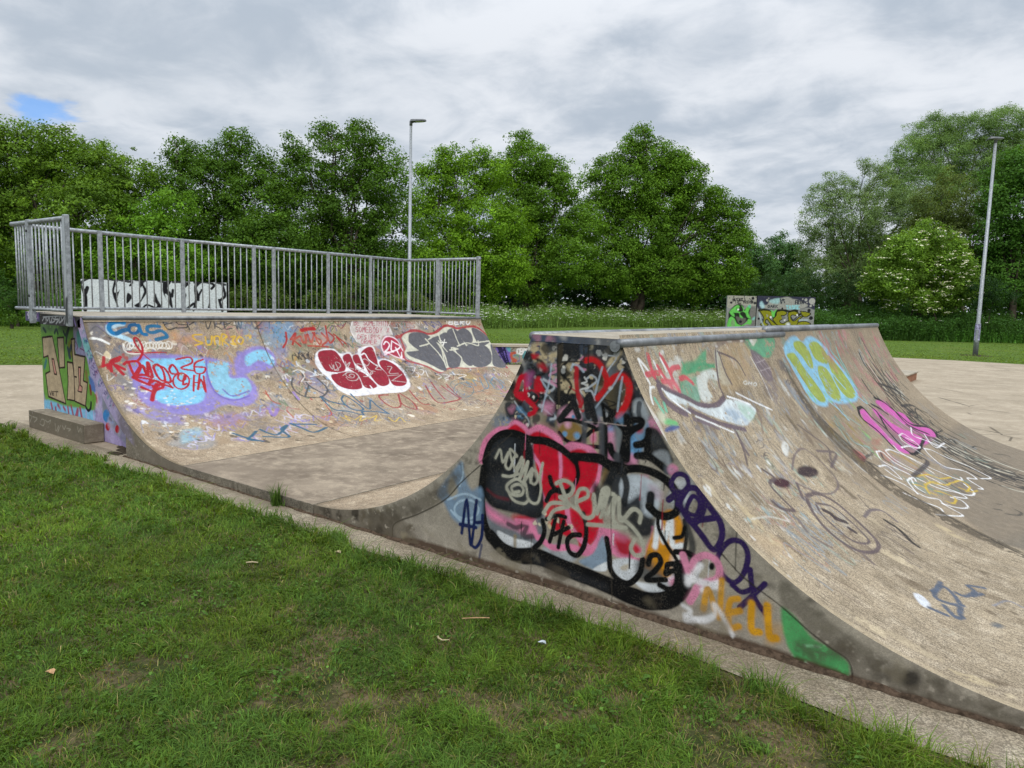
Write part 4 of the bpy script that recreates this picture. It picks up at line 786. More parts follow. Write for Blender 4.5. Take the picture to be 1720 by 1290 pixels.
    for q in ('580,648 630,632 660,660 730,770 800,860 870,960 892,1022 840,1020 760,930 680,800 610,700', '636,548 690,540 740,590 772,650 795,745 765,752 700,660 645,600', '760,560 822,548 900,640 905,722 820,692 778,625', '830,745 900,762 965,870 1012,968 1000,1022 930,985 868,900', '905,650 1000,750 1080,860 1132,960 1098,1002 1030,960 955,830'):
        c.fl(V, q, yg, .92, .012, .22)
    c.blots(1.2, 2.25, 2.4, 3.5, 34, ['#a98a48', '#7fb86a', '#8f8030'], 45, (.01, .045), (.4, .7), .5, .012, 2.0)
    c.st(V, '790,775 850,850 900,960 930,1010 / 885,720 960,820 1050,920', .035, lb, .95, .25, .1); c.st(V, '975,585 1010,680 1060,770 1130,900 1230,1040 / 930,612 1010,710 1080,830', .035, '#5db3ae', .9, .25, .12); c.st(V, '960,1035 1010,1100 1078,1172 / 1120,960 1220,1040 / 930,1030 990,1080', .026, lb, .9, .3, .1)
    c.fl(V, '560,860 620,900 760,1080 740,1120 640,1000', '#7488a0', .5, .03, .35); c.fl(V, '520,690 580,740 620,800 540,770', '#4d4b52', .6, .02, .3); c.st(V, '575,870 590,850 600,890 615,865 630,895', .014, '#55525a', .8)
    # pink and red haze, black mass at the far end
    c.blots(1.9, sm, 3.6, 6.3, 60, ['#b25f6c', '#a8626a', '#c98a90'], 46, (.02, .1), (.3, .55), .55, .02, 1.4)
    rs = np.random.default_rng(47)
    for _ in range(190):
        f = rs.random(); s0 = 2.25 - 1.75 * f + rs.normal(0, .14); w0 = 5.3 - .7 * f + rs.normal(0, .28) ; L = rs.uniform(.1, .45)
        c.st(None, [(s0, w0), (s0 - L * .5, w0 + rs.normal(0, .04)), (s0 - L, w0 + rs.normal(0, .07))], rs.uniform(.02, .06), ['#232223', '#2f2d2c', '#3a3735', '#b7b2a0'][int(rs.random() * 3.35)], rs.uniform(.6, .95), .35, .2)
    c.st(V, '1165,640 1200,720 1260,800 1330,900 1440,980 / 1320,880 1450,930 1560,1010 / 1500,1060 1600,1060 1720,1150', .05, '#2e2c2d', .9, .35, .12)
    c.st(X, '640,230 700,270 680,300 760,330 740,250 850,290 / 820,350 900,400 870,350 980,440 930,470 1010,520 1080,530 1110,570 1060,520 / 930,480 1000,505 1050,545 1100,575 / 1140,570 1250,640 1370,705 / 1250,600 1290,590 1400,630 / 1170,600 1200,630', .026, '#2b2b2a', .92, .25, .05)
    # pink letters
    c.fl(X, '240,275 285,258 345,330 350,240 400,260 380,180 425,168 480,200 560,275 640,300 720,380 840,410 905,460 925,505 830,590 780,625 690,665 600,625 520,560 430,450 330,360', '#8a4a72', .45, .012, .25)
    for q in ('238,275 280,258 335,330 440,440 545,545 650,610 690,655 610,640 510,560 400,465 300,380', '348,245 395,262 470,340 590,425 600,470 500,410 400,320', '380,185 425,168 480,200 560,278 650,360 640,390 540,320 440,245', '455,340 560,400 680,470 790,560 780,615 720,600 610,510 500,415', '572,282 640,300 720,385 840,410 905,460 922,505 840,490 740,440 650,380', '650,440 760,490 860,540 810,575 720,520'):
        c.fl(X, q, '#c558a6', .95, .012, .14)
    c.st(X, '300,300 420,420 540,560 / 420,220 520,330 640,430 / 500,260 620,380 760,470', .03, '#d98ac4', .6, .5)
    c.st(X, '222,250 255,335 400,450 545,602 / 222,248 265,240 340,320 480,440 640,610 790,700 / 325,220 400,290 480,430 / 345,210 420,250 490,300 / 370,152 445,185 560,275 700,390 830,412 905,450 945,512 / 430,322 560,460 700,560 810,610 / 570,290 680,400 860,480 / 820,520 760,640 700,660', .046, '#1d1a1f', 1, .2)
    # white outline letters and yellow scrawl on the slab
    wl = '#e8e8e8'
    c.st(X, '388,640 425,705 500,755 650,825 800,900 960,970 1130,1012 1202,1058 1080,1042 / 388,638 440,640 560,740 750,830 / 470,630 520,622 700,695 900,795 1142,892 1150,870 / 470,630 540,700 680,780 900,885 1040,960 / 545,585 600,640 760,735 905,832 / 612,600 690,590 800,660', .021, wl, .92, .25, .07)
    c.st(X, '700,420 718,490 830,535 1015,600 / 590,492 640,480 775,585 740,602 630,545 590,492 / 650,510 730,545 / 815,608 890,625 1000,680 1200,762 1395,858 1408,880 1330,880 / 820,610 865,665 1000,770 1180,812 1292,882 1208,880 1345,970 1310,972', .021, wl, .92, .25, .07)
    c.st(X, '820,480 880,560 960,590 / 850,540 930,600 1000,560 / 880,520 960,560', .022, wl, .85, .3, .1); c.st(X, '408,770 490,768 612,880 560,862 470,800 / 430,852 510,875 640,935 760,1010 850,1050 950,1068 1000,1110 1150,1148 1215,1135 1150,1075 1060,1050 / 760,1020 680,920 672,890 722,872 745,905 / 700,880 740,950 830,1010', .022, wl, .92, .25, .07)
    c.st(X, '1180,930 1270,1005 1230,1032 1080,990 860,900 / 635,1010 800,1085 950,1140 992,1180 / 930,1205 1050,1215 1168,1215 1080,1160 980,1105', .023, wl, .95, .25)
    c.st(X, '730,860 860,845 960,880 1060,870 / 800,850 900,920 1000,935 / 820,940 900,910 1010,940 1060,920 / 830,930 850,990 930,1030 / 910,990 1000,1010 1100,1060 1080,1105 1020,1085 / 720,930 820,960 870,1020 / 1070,920 1150,900 1230,960 1200,1000 / 1130,960 1240,1000 1300,990', .026, '#c7a93c', .9, .3, .08)
    c.st(X, '720,860 790,800 850,730 780,680', .06, '#33303a', .85, .4, .1); c.st(X, '270,720 300,680 350,660 / 290,720 400,770 / 430,650 450,700 510,740', .035, '#3c393c', .8, .3, .15); c.fl(X, '170,620 250,650 290,700 260,720', '#b25a5e', .8, .02, .2); c.fl(X, '340,530 430,520 420,570 360,580', '#a8645c', .5, .03, .3)
    c.st(X, '1380,780 1465,825 / 1430,795 1460,790 / 1450,885 1550,885 1500,905 / 1445,655 1560,670 1600,690 / 1550,850 1620,862 / 1450,1155 1515,1165 / 1640,1160 1695,1190 1670,1212 1560,1200 / 1630,800 1670,805 / 1500,945 1620,970 / 1480,1110 1520,1115', .03, '#3a3835', .8, .35, .15)
    c.st(X, '0,200 100,300 240,400 / 60,230 130,350 / 120,470 200,560 330,600 / 0,340 60,440 150,570', .025, '#7fb0ac', .6, .3, .3); c.st(X, '0,380 90,460 150,570 / 250,570 330,640 370,650', .02, '#4a4644', .75, .3, .2)
    # stained joint between the bays
    c.fl(K, '700,230 790,375 865,465 950,548 1060,645 1170,740 1330,833 1520,937 1720,1032 1720,1056 1500,960 1300,862 1150,772 1040,682 930,585 845,487 770,380', '#3d352a', .72, .02, .36); c.st(K, '868,470 960,560 1070,660 1180,750 1340,845 1530,950 1720,1045', .022, '#2a251e', .8, .4, .1); c.st(K, '640,90 720,230 800,370 868,470', .02, '#5b4f40', .6, .5, .25)
    c.st(K, '900,560 1010,680 1130,790 / 980,620 1100,730', .05, '#4b4234', .5, .6, .35)
    # lettering low on the curve
    c.fl(E, '1200,548 1232,555 1268,590 1262,612 1225,590', '#d8dde4', .9, .012, .1); c.st(E, '1315,500 1290,560 1350,590 1410,600 / 1280,540 1330,520 1390,580 1400,640 / 1380,545 1420,560 1460,540 1430,515 1500,525 / 1330,600 1380,650 1410,650 / 1450,560 1490,550 / 1270,610 1340,640', .04, '#525c6c', .95, .35, .1); c.st(E, '1540,600 1600,580 1669,610', .02, '#7d8290', .7, .4, .2); c.ell(E, 1555, 685, 24, 10, '#6a6e70', rot=.2, noise=.2, soft=.02); c.ell(E, 1340, 712, 30, 12, '#b9b09c', w=.014, rot=.2, al=.6, noise=.2)
    # bright worn lip at the near edge, white flecks along the coping
    c.fl(None, [(-2.3, -.03), (sm, -.03), (sm, .03), (1.0, .035), (-2.3, .03)], '#b6a68a', .55, .012, .3)
    c.blots(sm - .12, sm, .1, 2.8, 26, ['#dcdcd8', '#b9b4a8'], 48, (.015, .06), (.4, .8), .35, .01, .4)
    return c
# ------------------------------------------------------------------ ground sheets
def sheet(name, poly, z, mat, kind='structure'):
    from mathutils.geometry import tessellate_polygon
    tri = tessellate_polygon([[Vector((a, b, 0)) for a, b in poly]])
    tri = [t if (poly[t[1]][0] - poly[t[0]][0]) * (poly[t[2]][1] - poly[t[0]][1]) - (poly[t[1]][1] - poly[t[0]][1]) * (poly[t[2]][0] - poly[t[0]][0]) > 0 else t[::-1] for t in tri]
    o = mesh_np(name, [(a, b, z) for a, b in poly], [i for t in tri for i in t], [3] * len(tri), mat)
    return tag(o, kind=kind)
sheet('ground', [(-400, -200), (400, -200), (400, 500), (-400, 500)], -.012, M_lawn)
LAWN_EDGE = [(-26, -.10), (-18, -.12)] + [tuple(float(q) for q in on_ground(*p)[:2]) for p in ((0, 716), (100, 757), (165, 775), (300, 817), (420, 858), (530, 896), (600, 921), (670, 941), (780, 978), (850, 1003), (960, 1036), (1060, 1068), (1179, 1110), (1258, 1142), (1337, 1174), (1396, 1197), (1467, 1228), (1574, 1264), (1689, 1302))] + [(4, -.27), (9, -.27)]
lex, lew = np.array(LAWN_EDGE).T
sheet('lawn_soil', [(-26, -9), (9, -9)] + [(u, w + .03) for u, w in reversed(LAWN_EDGE)], -.008, M_lsoil)
sheet('plaza', [(9, .0), (14, .0), (14, 27.0), (-3.1, 27.05), (-5.2, 26.5), (-7.5, 22), (-9.0, 15.6), (-11.7, 11.9), (-17.8, 3.1), (-18.3, 2.4), (-21.5, -2.2), (-26, -2.2), (-26, -.12), (-10.2, -.12), (-9.9, .0)], -.004, M_plaza)
sheet('path', [(u, w) for u, w in LAWN_EDGE if u > -11] + [(9, .05), (-10.4, .05)], 0.0, M_path)

# ------------------------------------------------------------------ quarter pipe with its deck
def arcpts(a, u0, u1, n=40): 
    us = np.linspace(u0, u1, n); return [(float(u), float(arc_z(a, u))) for u in us]
qp = empty('quarter_pipe', (0, 0, 0))
tag(qp, 'graffiti covered concrete quarter pipe with a fenced deck and green mural on its end wall', 'skate ramp')
paint_quarter().build('riding_surface', M_ramp_left, qp)
smq = LQ['R'] * math.asin((LQ['uJ'] - LQ['top']) / LQ['R'])
class Ring(Canvas):                                              # near edge of the curved slab: (arc length, depth below the skin)
    def pos(s, A, B):
        k = s.kw; arc = k['arc']; th = A / arc['R']; r = arc['R'] + B
        return np.stack([arc['uJ'] + k['sg'] * r * np.sin(th), np.full_like(A, -.002), np.maximum(T0 + arc['R'] - r * np.cos(th), -.002)], -1)
ring = Ring(np.arange(0, smq + .03, .012), np.arange(0, .135, .009), 'ring', 5, arc=LQ, sg=-1, ground=(.3, .27, .22))
ring.fl(None, [(1.15, -.02), (smq + .1, -.02), (smq + .1, .2), (1.0, .2)], '#9d93b2', .9, .05, .1)
ring.fl(None, [(1.3, .05), (1.9, .03), (2.3, .05), (2.3, .15), (1.3, .15)], '#ab9fc4', .8, .03, .15)
ring.fl(None, [(2.0, .02), (2.2, .01), (2.25, .12), (2.05, .12)], '#66b0aa', .8, .02, .2)
ring.scrib(1.35, 2.4, .02, .12, 34, ['#3a2f6a', '#8a2f5a', '#2f3f7a', '#c9b6d2', '#3b8f8a'], 52, (.008, .014), (.02, .07), (.6, .9), .1)
ring.fl(None, [(-.1, -.02), (1.2, -.02), (1.0, .2), (-.1, .2)], '#5a5143', .6, .05, .2)
ring.build('slab_edge', M_wall, qp)
def under(u):
    d = np.minimum(np.abs(np.asarray(u) - LQ['uJ']), 2.2); return T0 + LQ['R'] - np.sqrt((LQ['R'] + .128) ** 2 - d ** 2)
side = Canvas(np.arange(-9.785, -7.1, .0065), np.arange(0, 1.245, .0065), 'plane', 6, w=.21, ground=(.3, .28, .24))
def paint_side(c):
    Y = (60, 520, 5.375); gn = '#69993c'; be = '#b5a183'; bk = '#2a1612'
    c.fl(None, [(-10, -.1), (-7, -.1), (-7, 1.4), (-10, 1.4)], '#8f93a4', .9, .02)
    c.fl(Y, '40,120 350,110 470,470 500,700 540,900 420,900 270,880 90,820', gn, .97, .015, .03)
    c.fl(Y, '60,130 350,130 350,180 60,200', '#4b5a4a', .7, .04, .25); c.st(Y, '170,210 185,180 200,215 / 250,200 270,230 300,160 280,250 275,300 / 90,200 70,170', .04, '#1c2733', .9)
    c.fl(Y, '290,300 345,250 350,400 300,430', '#7b6a1c', .7, .02, .1); c.st(Y, '320,330 300,400 310,430 290,350', .05, '#273a4c', .9)
    c.fl(Y, '85,815 270,870 450,900 545,930 545,1045 300,1000 85,930', '#7fbbdc', .97, .02, .03)
    c.st(Y, '140,850 150,895 / 200,860 220,890 / 250,880 265,905 / 290,880 300,950 / 320,870 350,980 380,900 370,980 / 400,890 420,990 / 180,890 185,930', .045, '#a02438', .85, .5, .1); c.st(Y, '455,910 455,1000 / 520,900 530,1030', .03, '#b2a2cc', .8, .6)
    c.fl(Y, '540,880 560,760 600,800 620,1000 830,1250 600,1190 590,1060 540,1040', '#a597c2', .97, .02); c.fl(Y, '340,155 400,140 460,400 560,660 600,830 560,800 520,720 470,480 450,420 365,405', '#a79fc4', .97, .012)
    c.fl(Y, '370,200 420,210 410,330 380,330', '#62b3ac', .9, .02, .1)
    c.fl(Y, '480,600 520,640 540,740 500,720', '#3f6ab0', .85, .02); c.st(Y, '490,690 500,760', .05, '#7a2420', .9); c.st(Y, '550,760 560,830 545,870', .06, '#c8a6b0', .9, .5); c.st(Y, '540,780 550,830', .05, '#a83a2a', .9); c.st(Y, '455,570 465,640', .07, '#7c6a3a', .8)
    c.fl(Y, '515,735 545,800 535,900 490,890 500,800', gn, 1, .01); c.st(Y, '455,885 475,912 495,890 500,840', .04, '#15181f', 1)
    for q in ('60,252 150,240 205,500 272,850 115,785 90,578 130,558 112,418 70,432', '195,255 252,250 262,522 215,526', '285,472 330,480 352,600 352,822 285,812 292,660', '320,268 352,262 352,405 445,426 430,642 468,662 450,872 355,828 346,600'):
        c.fl(Y, q, be, 1, .006, raw=True); p = q.split(); c.st(Y, ' '.join(p + p[:1]), .022, bk, 1, .25, raw=True)
    for q in ('145,445 162,445 190,588 168,580', '385,520 406,522 402,682 420,700 416,746 380,736 392,682'):
        c.fl(Y, q, '#c58f80', 1, .005, raw=True); p = q.split(); c.st(Y, ' '.join(p + p[:1]), .02, bk, 1, .25, raw=True)
    c.st(Y, '352,605 368,610 / 215,526 262,522 / 292,600 292,660', .02, bk, 1, raw=True); c.st(Y, '125,738 135,772 142,735 / 150,740 150,770 165,772 / 150,755 162,757 / 150,740 165,742 / 170,740 202,742 / 186,742 186,782', .012, '#1c120f', 1, raw=True)
    c.ell(Y, 637, 958, 30, 56, '#3a82c0'); c.fl(Y, '660,960 700,1010 705,1030 640,1020', '#5a86c0', .8, .02); c.st(Y, '668,985 680,1000', .04, '#1a2030', 1); c.ell(Y, 652, 1057, 22, 37, '#b01a26'); c.ell(Y, 736, 1078, 20, 36, '#b01a26')
    c.st(Y, '95,460 80,520', .06, '#2f6a7a', .8, .4); c.st(Y, '360,290 380,330 370,360 / 400,350 440,370', .014, '#8a2f5a', .8)
    c.blots(-8.4, -7.4, .05, .4, 16, ['#b8aed0', '#c9c2d8', '#8a7fa8'], 53, (.03, .1), (.3, .6), .3, .04)
paint_side(side)
side.build('end_wall', M_wall, qp, outline=lambda u: np.where(u < -8.22, 1.238, np.maximum(under(u), .0)))
b = MB(); b.prism([(-9.78, .001), (-9.78, 1.236), (-8.16, 1.236)] + [(float(u), float(max(under(u), .002))) for u in np.linspace(-8.1, -7.0, 20)], .214, WD - .004); b.build('body', M_wall, qp)
b = MB(); us = np.linspace(-7.26, -6.19, 14); b.prism([(us[0], .001)] + [(float(u), float(min(under(u), arc_z(LQ, u)) - .002) if under(u) > .003 else .003) for u in us] + [(us[-1], .001)], .0, WD - .003); b.build('toe_block', M_edge, qp)
# closing face of the curved slab at the far end and below
b = MB(); th = np.linspace(.35, smq / LQ['R'], 24); cz = T0 + LQ['R']
poly = [(LQ['uJ'] - LQ['R'] * math.sin(t), cz - (LQ['R'] + .003) * math.cos(t)) for t in th] + [(LQ['uJ'] - (LQ['R'] + .126) * math.sin(t), cz - (LQ['R'] + .126) * math.cos(t)) for t in th[::-1]]
b.prism(poly, .0, WD); b.build('slab', M_wall, qp)
# deck: slab, beam with marker writing, cantilever
deckc = Canvas(np.arange(-9.22, -8.18, .008), np.arange(1.236, 1.352, .006), 'plane', 7, w=-.002, ground=(.1, .1, .1))
deckc.fl(None, [(-9.4, 1), (-8, 1), (-8, 1.5), (-9.4, 1.5)], '#2b2b30', .95, .01, .05)
Y2 = (0, 480, 9.556); deckc.st(Y2, '680,560 720,500 740,590 700,610 / 740,500 760,560 790,490 / 790,500 800,590 830,560 / 840,500 820,590 880,560 850,520 / 900,490 880,540 940,540 900,610 / 960,500 950,590 990,560 980,500 / 1000,560 1040,500 1030,610 / 690,500 1050,480', .016, '#a9abae', .8, .4)
deckc.st(Y2, '1085,500 1085,620', .08, '#17161c', 1); deckc.st(Y2, '1180,520 1215,640', .03, '#7a6a9a', .8)
deckc.build('deck_beam_face', M_wall, qp)
bk2 = Canvas(np.arange(-10.2, -9.225, .01), np.arange(1.241, 1.355, .007), 'plane', 27, w=.198, ground=(.3, .3, .3))
bk2.fl(None, [(-11, 1), (-9, 1), (-9, 2), (-11, 2)], '#3f4468', .9, .02, .1); bk2.scrib(-10.2, -9.3, 1.25, 1.34, 16, ['#2a3a7a', '#c9c6d6', '#7a5a94'], 79, (.012, .022), (.03, .08), (.7, .95), .1)
bk2.build('deck_beam_face', M_wall, qp)
b = MB(); b.box((-9.22, .0, 1.236), (-8.18, .2, 1.352)); b.box((-10.2, .2, 1.24), (-8.14, WD, 1.356)); b.box((-9.22, .003, 1.353), (-8.14, .198, 1.357)); b.build('deck', M_deck, qp)
Mcop = M_galv_dark
b = MB(); b.tube([(-8.118, -.002, 1.34), (-8.118, WD, 1.34)], .022, 14); b.build('coping', M_cop, qp, True)
b = MB(); b.prism([(-8.20, 1.23), (-8.145, 1.362), (-8.10, 1.30), (LQ['top'] + .0, float(arc_z(LQ, LQ['top'])) - .004)], .0, WD); b.build('lip', M_lip, qp)

# ------------------------------------------------------------------ railing on the deck
rail = empty('railing', (-9.95, 3.2, 1.36))
tag(rail, 'galvanised steel railing round three sides of the quarter pipe deck', 'railing')
def rbuild(mb, name, smooth=False): return mb.build(name, M_galv, None, smooth, (-9.95, 3.2, 1.36))
def child(o): o.parent = rail; o.location = (0, 0, 0); return o
UB, UN, ZT, ZB = -10.0, -9.80, 2.365, 1.405
posts_back = [.95, 2.09, 3.23, 3.58, 4.64, 5.58]
bars = []
def seg(p, q, n, ends=True):
    for i in range(1, n + 1):
        f = i / (n + 1); bars.append((p[0] + (q[0] - p[0]) * f, p[1] + (q[1] - p[1]) * f))
cor0, cor1 = (UN, -.03), (UB, WD + .06)
def ub(w): return UN + (UB - UN) * min(1, w / 2.2)
ys = [.0] + posts_back + [WD + .06]
for a0, a1 in zip(ys[:-1], ys[1:]): seg((ub(a0), a0), (ub(a1), a1), max(2, int(round((a1 - a0) / .103)) - 1))
seg((UN, -.03), (-9.34, -.03), 5); seg((-9.34, -.03), (-8.38, -.03), 9)
seg((UB, WD + .06), (-9.19, WD + .06), 7); seg((-9.19, WD + .06), (-8.25, WD + .06), 10)
for (bu, bw) in bars:
    m = MB().tube([(bu, bw, ZB), (bu, bw, ZT)], .0085, 7); child(rbuild(m, 'bar', True))
for (p, q) in ((cor0, (-8.36, -.03)), (cor0, (ub(2.2), 2.2)), ((UB, 2.2), cor1), (cor1, (-8.22, WD + .06))):
    for z, nm in ((ZT, 'top_rail'), (ZB, 'bottom_rail')):
        d = np.array(q) - np.array(p); d = d / np.linalg.norm(d) * .02 if nm == 'top_rail' else d * 0
        m = MB().tube([(p[0] - d[0], p[1] - d[1], z), (q[0] + d[0], q[1] + d[1], z)], .024 if nm == 'top_rail' else .018, 10); child(rbuild(m, nm, True))
def post(u, w, du, dw, z0, z1):
    m = MB().box((u - du, w - dw, z0), (u + du, w + dw, z1), .006)
    o = child(rbuild(m, 'post')); return o
for w in posts_back: post(ub(w) + .03, w, .02, .026, 1.25, ZT + .02)
near_posts = [post(-8.36, -.03, .034, .024, 1.24, ZT + .035), post(-9.33, -.03, .036, .024, 1.24, ZT + .03)]
post(-9.19, WD + .06, .04, .03, 1.25, ZT + .02); post(-8.24, WD + .06, .03, .03, 1.25, ZT + .04)
for z in (2.27, 1.55):
    ob = MB().tube([(-9.33, -.064, z), (-9.33, -.054, z)], .014, 8).build('bolt', M_black, None, False, (-9.95, 3.2, 1.36)); child(ob)
pc = Canvas(np.arange(-8.393, -8.327, .005), np.arange(1.25, 2.38, .006), 'plane', 8, w=-.0555, ground=(.4, .4, .4))
Y3 = (0, 350, 9.556)
pc.st(Y3, '1070,310 1110,320 / 1075,380 1100,360 1110,400 1070,420 / 1070,440 1115,470 1070,490 / 1065,540 1120,550 1080,590 1120,600 / 1070,640 1090,660 1110,630 / 1085,790 1100,810 1125,795', .012, '#232325', .9, .3)
pc.st(None, [(-8.36, 1.3), (-8.36, 1.45), (-8.35, 1.52)], .07, '#17171b', .95, .5, .05)
def paintfilm(name, col): 
    m, nt = newmat(name); g = G(nt); at = g.attr('paint')
    b = g.n('ShaderNodeBsdfPrincipled'); g.put(b.inputs['Base Color'], at.outputs['Color']); b.inputs['Roughness'].default_value = .5
    mm = g.n('ShaderNodeBsdfPrincipled'); mm.inputs['Base Color'].default_value = (*col, 1); mm.inputs['Metallic'].default_value = .55; mm.inputs['Roughness'].default_value = .45
    mx = g.n('ShaderNodeMixShader'); g.put(mx.inputs[0], at.outputs['Alpha']); nt.links.new(mm.outputs[0], mx.inputs[1]); nt.links.new(b.outputs[0], mx.inputs[2])
    o = g.n('ShaderNodeOutputMaterial'); nt.links.new(mx.outputs[0], o.inputs[0]); return m
M_postpaint = paintfilm('marked_steel', (.42, .44, .46))
po = pc.build('marker_scrawl', M_postpaint, None); po.parent = near_posts[0]; po.matrix_parent_inverse = Matrix.Translation((9.95, -3.2, -1.36))

# ------------------------------------------------------------------ ledge under the end wall
lc = Canvas(np.arange(-9.66, -8.195, .008), np.arange(.0, .205, .006), 'plane', 9, w=-.002, ground=(.2, .18, .14))
YL = (20, 600, 6.615)
lc.fl(None, [(-9.8, -.1), (-8, -.1), (-8, .3), (-9.8, .3)], '#5d5443', .75, .01, .12)
for q in ('190,640 220,660 200,720 / 230,660 280,680 250,720', '320,720 330,690 360,700 350,760 310,740 / 370,700 400,720 430,700 420,740', '480,740 490,820 520,760 510,830 540,760 / 560,760 580,800 600,760 / 610,790 650,800 630,820', '730,770 740,830 760,790 770,830'):
    lc.st(YL, q, .014, '#a9a392', .6, .4, .15)
ledge = empty('ledge_block', (-8.93, .1, 0)); tag(ledge, 'low rough concrete ledge block at the foot of the green mural', 'ledge')
b = MB(); b.box((-9.66, .0, .0), (-8.195, .206, .205), .008); o = b.build('block', concrete('ledge_concrete', (.33, .28, .21), (.19, .16, .12), (.42, .37, .28), speck=.3, bump=.5, grime=.6), ledge, False, (-8.93, .1, 0)); o.location = (0, 0, 0)
o = lc.build('front_face', M_wall, ledge); o.matrix_parent_inverse = Matrix.Translation((8.93, -.1, 0))

# ------------------------------------------------------------------ spine ramp
sp = empty('spine_ramp', (0, 0, 0))
tag(sp, 'narrow-topped concrete spine ramp with a red and black mural on its near side', 'skate ramp')
def spine_top(u):
    u = np.asarray(u, float)
    return np.where(u < SL['uJ'], T0, np.where(u < SL['top'], arc_z(SL, u), np.where(u < SR['top'], HT, np.where(u < SR['uJ'], arc_z(SR, u), T0))))
swc = paint_spine_wall()
swc.build('side_wall', M_wall, sp, outline=spine_top)
paint_spine_right().build('riding_surface', M_ramp_tan, sp)
sms = SL['R'] * math.asin((SL['top'] - SL['uJ']) / SL['R'])
lf = Canvas(grid(0, sms, .02), grid(0, WD, .02, .05), 'arc', 12, arc=SL, sg=1, ground=(.3, .25, .18))
lf.blots(.4, sms, .1, 6.3, 60, ['#6f6c72', '#a04a48', '#5d7a9c', '#d9d6cf', '#3e3c3c'], 61, (.05, .25), (.3, .7), .4, .04); lf.scrib(.4, sms, .1, 6.3, 60, ['#3a3a3c', '#a03a3a', '#4f78a0', '#dcd8d0'], 62)
lf.fl(None, [(-.02, 0), (.05, 0), (.05, 7), (-.02, 7)], '#5a4c3a', .5, .02, .2); lf.fl(None, [(-.02, -.02), (1, -.02), (1, .03), (-.02, .035)], '#6a6150', .6, .015, .2)
lf.build('riding_surface', M_ramp_left, sp)
b = MB(); poly = [(-4.0, .002)] + [(float(u), float(spine_top(u)) - .006) for u in np.linspace(-4.0, .0, 90)] + [(.0, .002)]
b.prism(poly, .004, WD - .003); b.build('body', M_wall, sp)
b = MB(); b.box((SL['top'] - .005, .0, HT - .03), (SR['top'] + .012, WD, HT + .004)); b.build('top', M_deck, sp)
tc = Canvas(np.arange(-2.385, -1.823, .008), np.arange(1.396, 1.433, .006), 'plane', 13, w=-.0025, ground=(.3, .3, .3))
tc.fl(None, [(-2.6, 1), (-2.05, 1), (-2.05, 2), (-2.6, 2)], '#3d4a62', .95, .05, .1); tc.fl(None, [(-2.15, 1), (-1.7, 1), (-1.7, 2), (-2.1, 2)], '#565b64', .85, .05, .25); tc.blots(-2.38, -1.9, 1.39, 1.44, 10, ['#a87888', '#3c4a60', '#c9c6c0'], 71, (.01, .04), (.5, .8), .2, .02)
tc.build('top_edge', M_wall, sp)
b = MB(); b.tube([(SR['top'] + .012, -.012, HT - .02), (SR['top'] + .012, 2.7, HT - .018)], .024, 14); b.build('coping', M_cop, sp, True)
b = MB(); b.tube([(SR['top'] - .004, 2.3, HT + .022), (SR['top'] - .004, WD, HT + .026)], .026, 14); b.build('coping', M_cop, sp, True)
b = MB(); b.tube([(SL['top'] - .012, .02, HT - .008), (SL['top'] - .012, WD, HT - .008)], .026, 12); b.build('coping', M_cop, sp, True)
b = MB(); b.tube([(SR['top'] - .015, -.012, HT - .035), (SR['top'] - .015, .02, HT - .035)], .03, 16); b.tube([(SR['top'] - .015, -.015, HT - .035), (SR['top'] - .015, -.011, HT - .035)], [.012, .010], 10); b.build('pipe_end', M_galv_dark, sp, False)

# ------------------------------------------------------------------ slabs
fb = empty('flat_bottom', (-5.26, 3.2, 0)); tag(fb, kind='structure')
def slab(u0, u1, root, off, nu, nw):
    b = MB(); b.box((u0, .0, .0), (u1, WD, T0)); o = b.build('slab', M_flat, root, False, off); o.location = (0, 0, 0)
    b = MB(); n = 60; r = random.Random(int(u1 * 10))
    for i in range(n):                                            # broken front edge
        a, c = u0 + (u1 - u0) * i / n, u0 + (u1 - u0) * (i + 1) / n
        b.box((a, -.004 - r.random() * .004, .0), (c, -.0005, T0 - r.random() * .004 + .001))
    o = b.build('slab_edge', M_edge, root, False, off); o.location = (0, 0, 0)
slab(-6.19, -4.334, fb, (-5.26, 3.2, 0), 8, 20)
fr = empty('outer_flat', (4, 3.2, 0)); tag(fr, kind='structure')
slab(2.40, 7.0, fr, (4, 3.2, 0), 8, 20)
b = MB(); b.box((.41, -.004, .0), (2.40, .0, T0)); o = b.build('slab_edge', M_edge, fr, False, (4, 3.2, 0)); o.location = (0, 0, 0)
# run-out joint lines across the flat
b = MB(); b.box((-4.340, .0, T0 + .0005), (-4.330, WD, T0 + .0022)); b.box((-6.196, 0, T0 + .0005), (-6.186, WD, T0 + .0022)); o = b.build('joint', M_edge, fb, False, (-5.26, 3.2, 0)); o.location = (0, 0, 0)

# ------------------------------------------------------------------ free-standing panels, low wall, kerb block
Zv = np.array([0, 0, 1.])
def frame_from(pxl, pxr, d):
    a, b_ = at_depth(*pxl, d), at_depth(*pxr, d); e = b_ - a; e[2] = 0; L = np.linalg.norm(e); e /= L
    return np.array([a[0], a[1], 0.0]), e, L, (a[2] + b_[2]) / 2
def slabbox(mb, O, e, L, z0, z1, th, s0=0.0):
    n = np.cross(e, Zv); n /= np.linalg.norm(n)
    if n @ (C - O) > 0: n = -n                                     # away from the camera
    q = [O + e * s0, O + e * L, O + e * L + n * th, O + e * s0 + n * th]
    mb.add([(*p[:2], z0) for p in q] + [(*p[:2], z1) for p in q], [(0, 1, 2, 3), (4, 5, 6, 7), (0, 1, 5, 4), (1, 2, 6, 5), (2, 3, 7, 6), (3, 0, 4, 7)]); return n
O, e, L, h = frame_from((135.5, 467.5), (380, 475), 30.0)
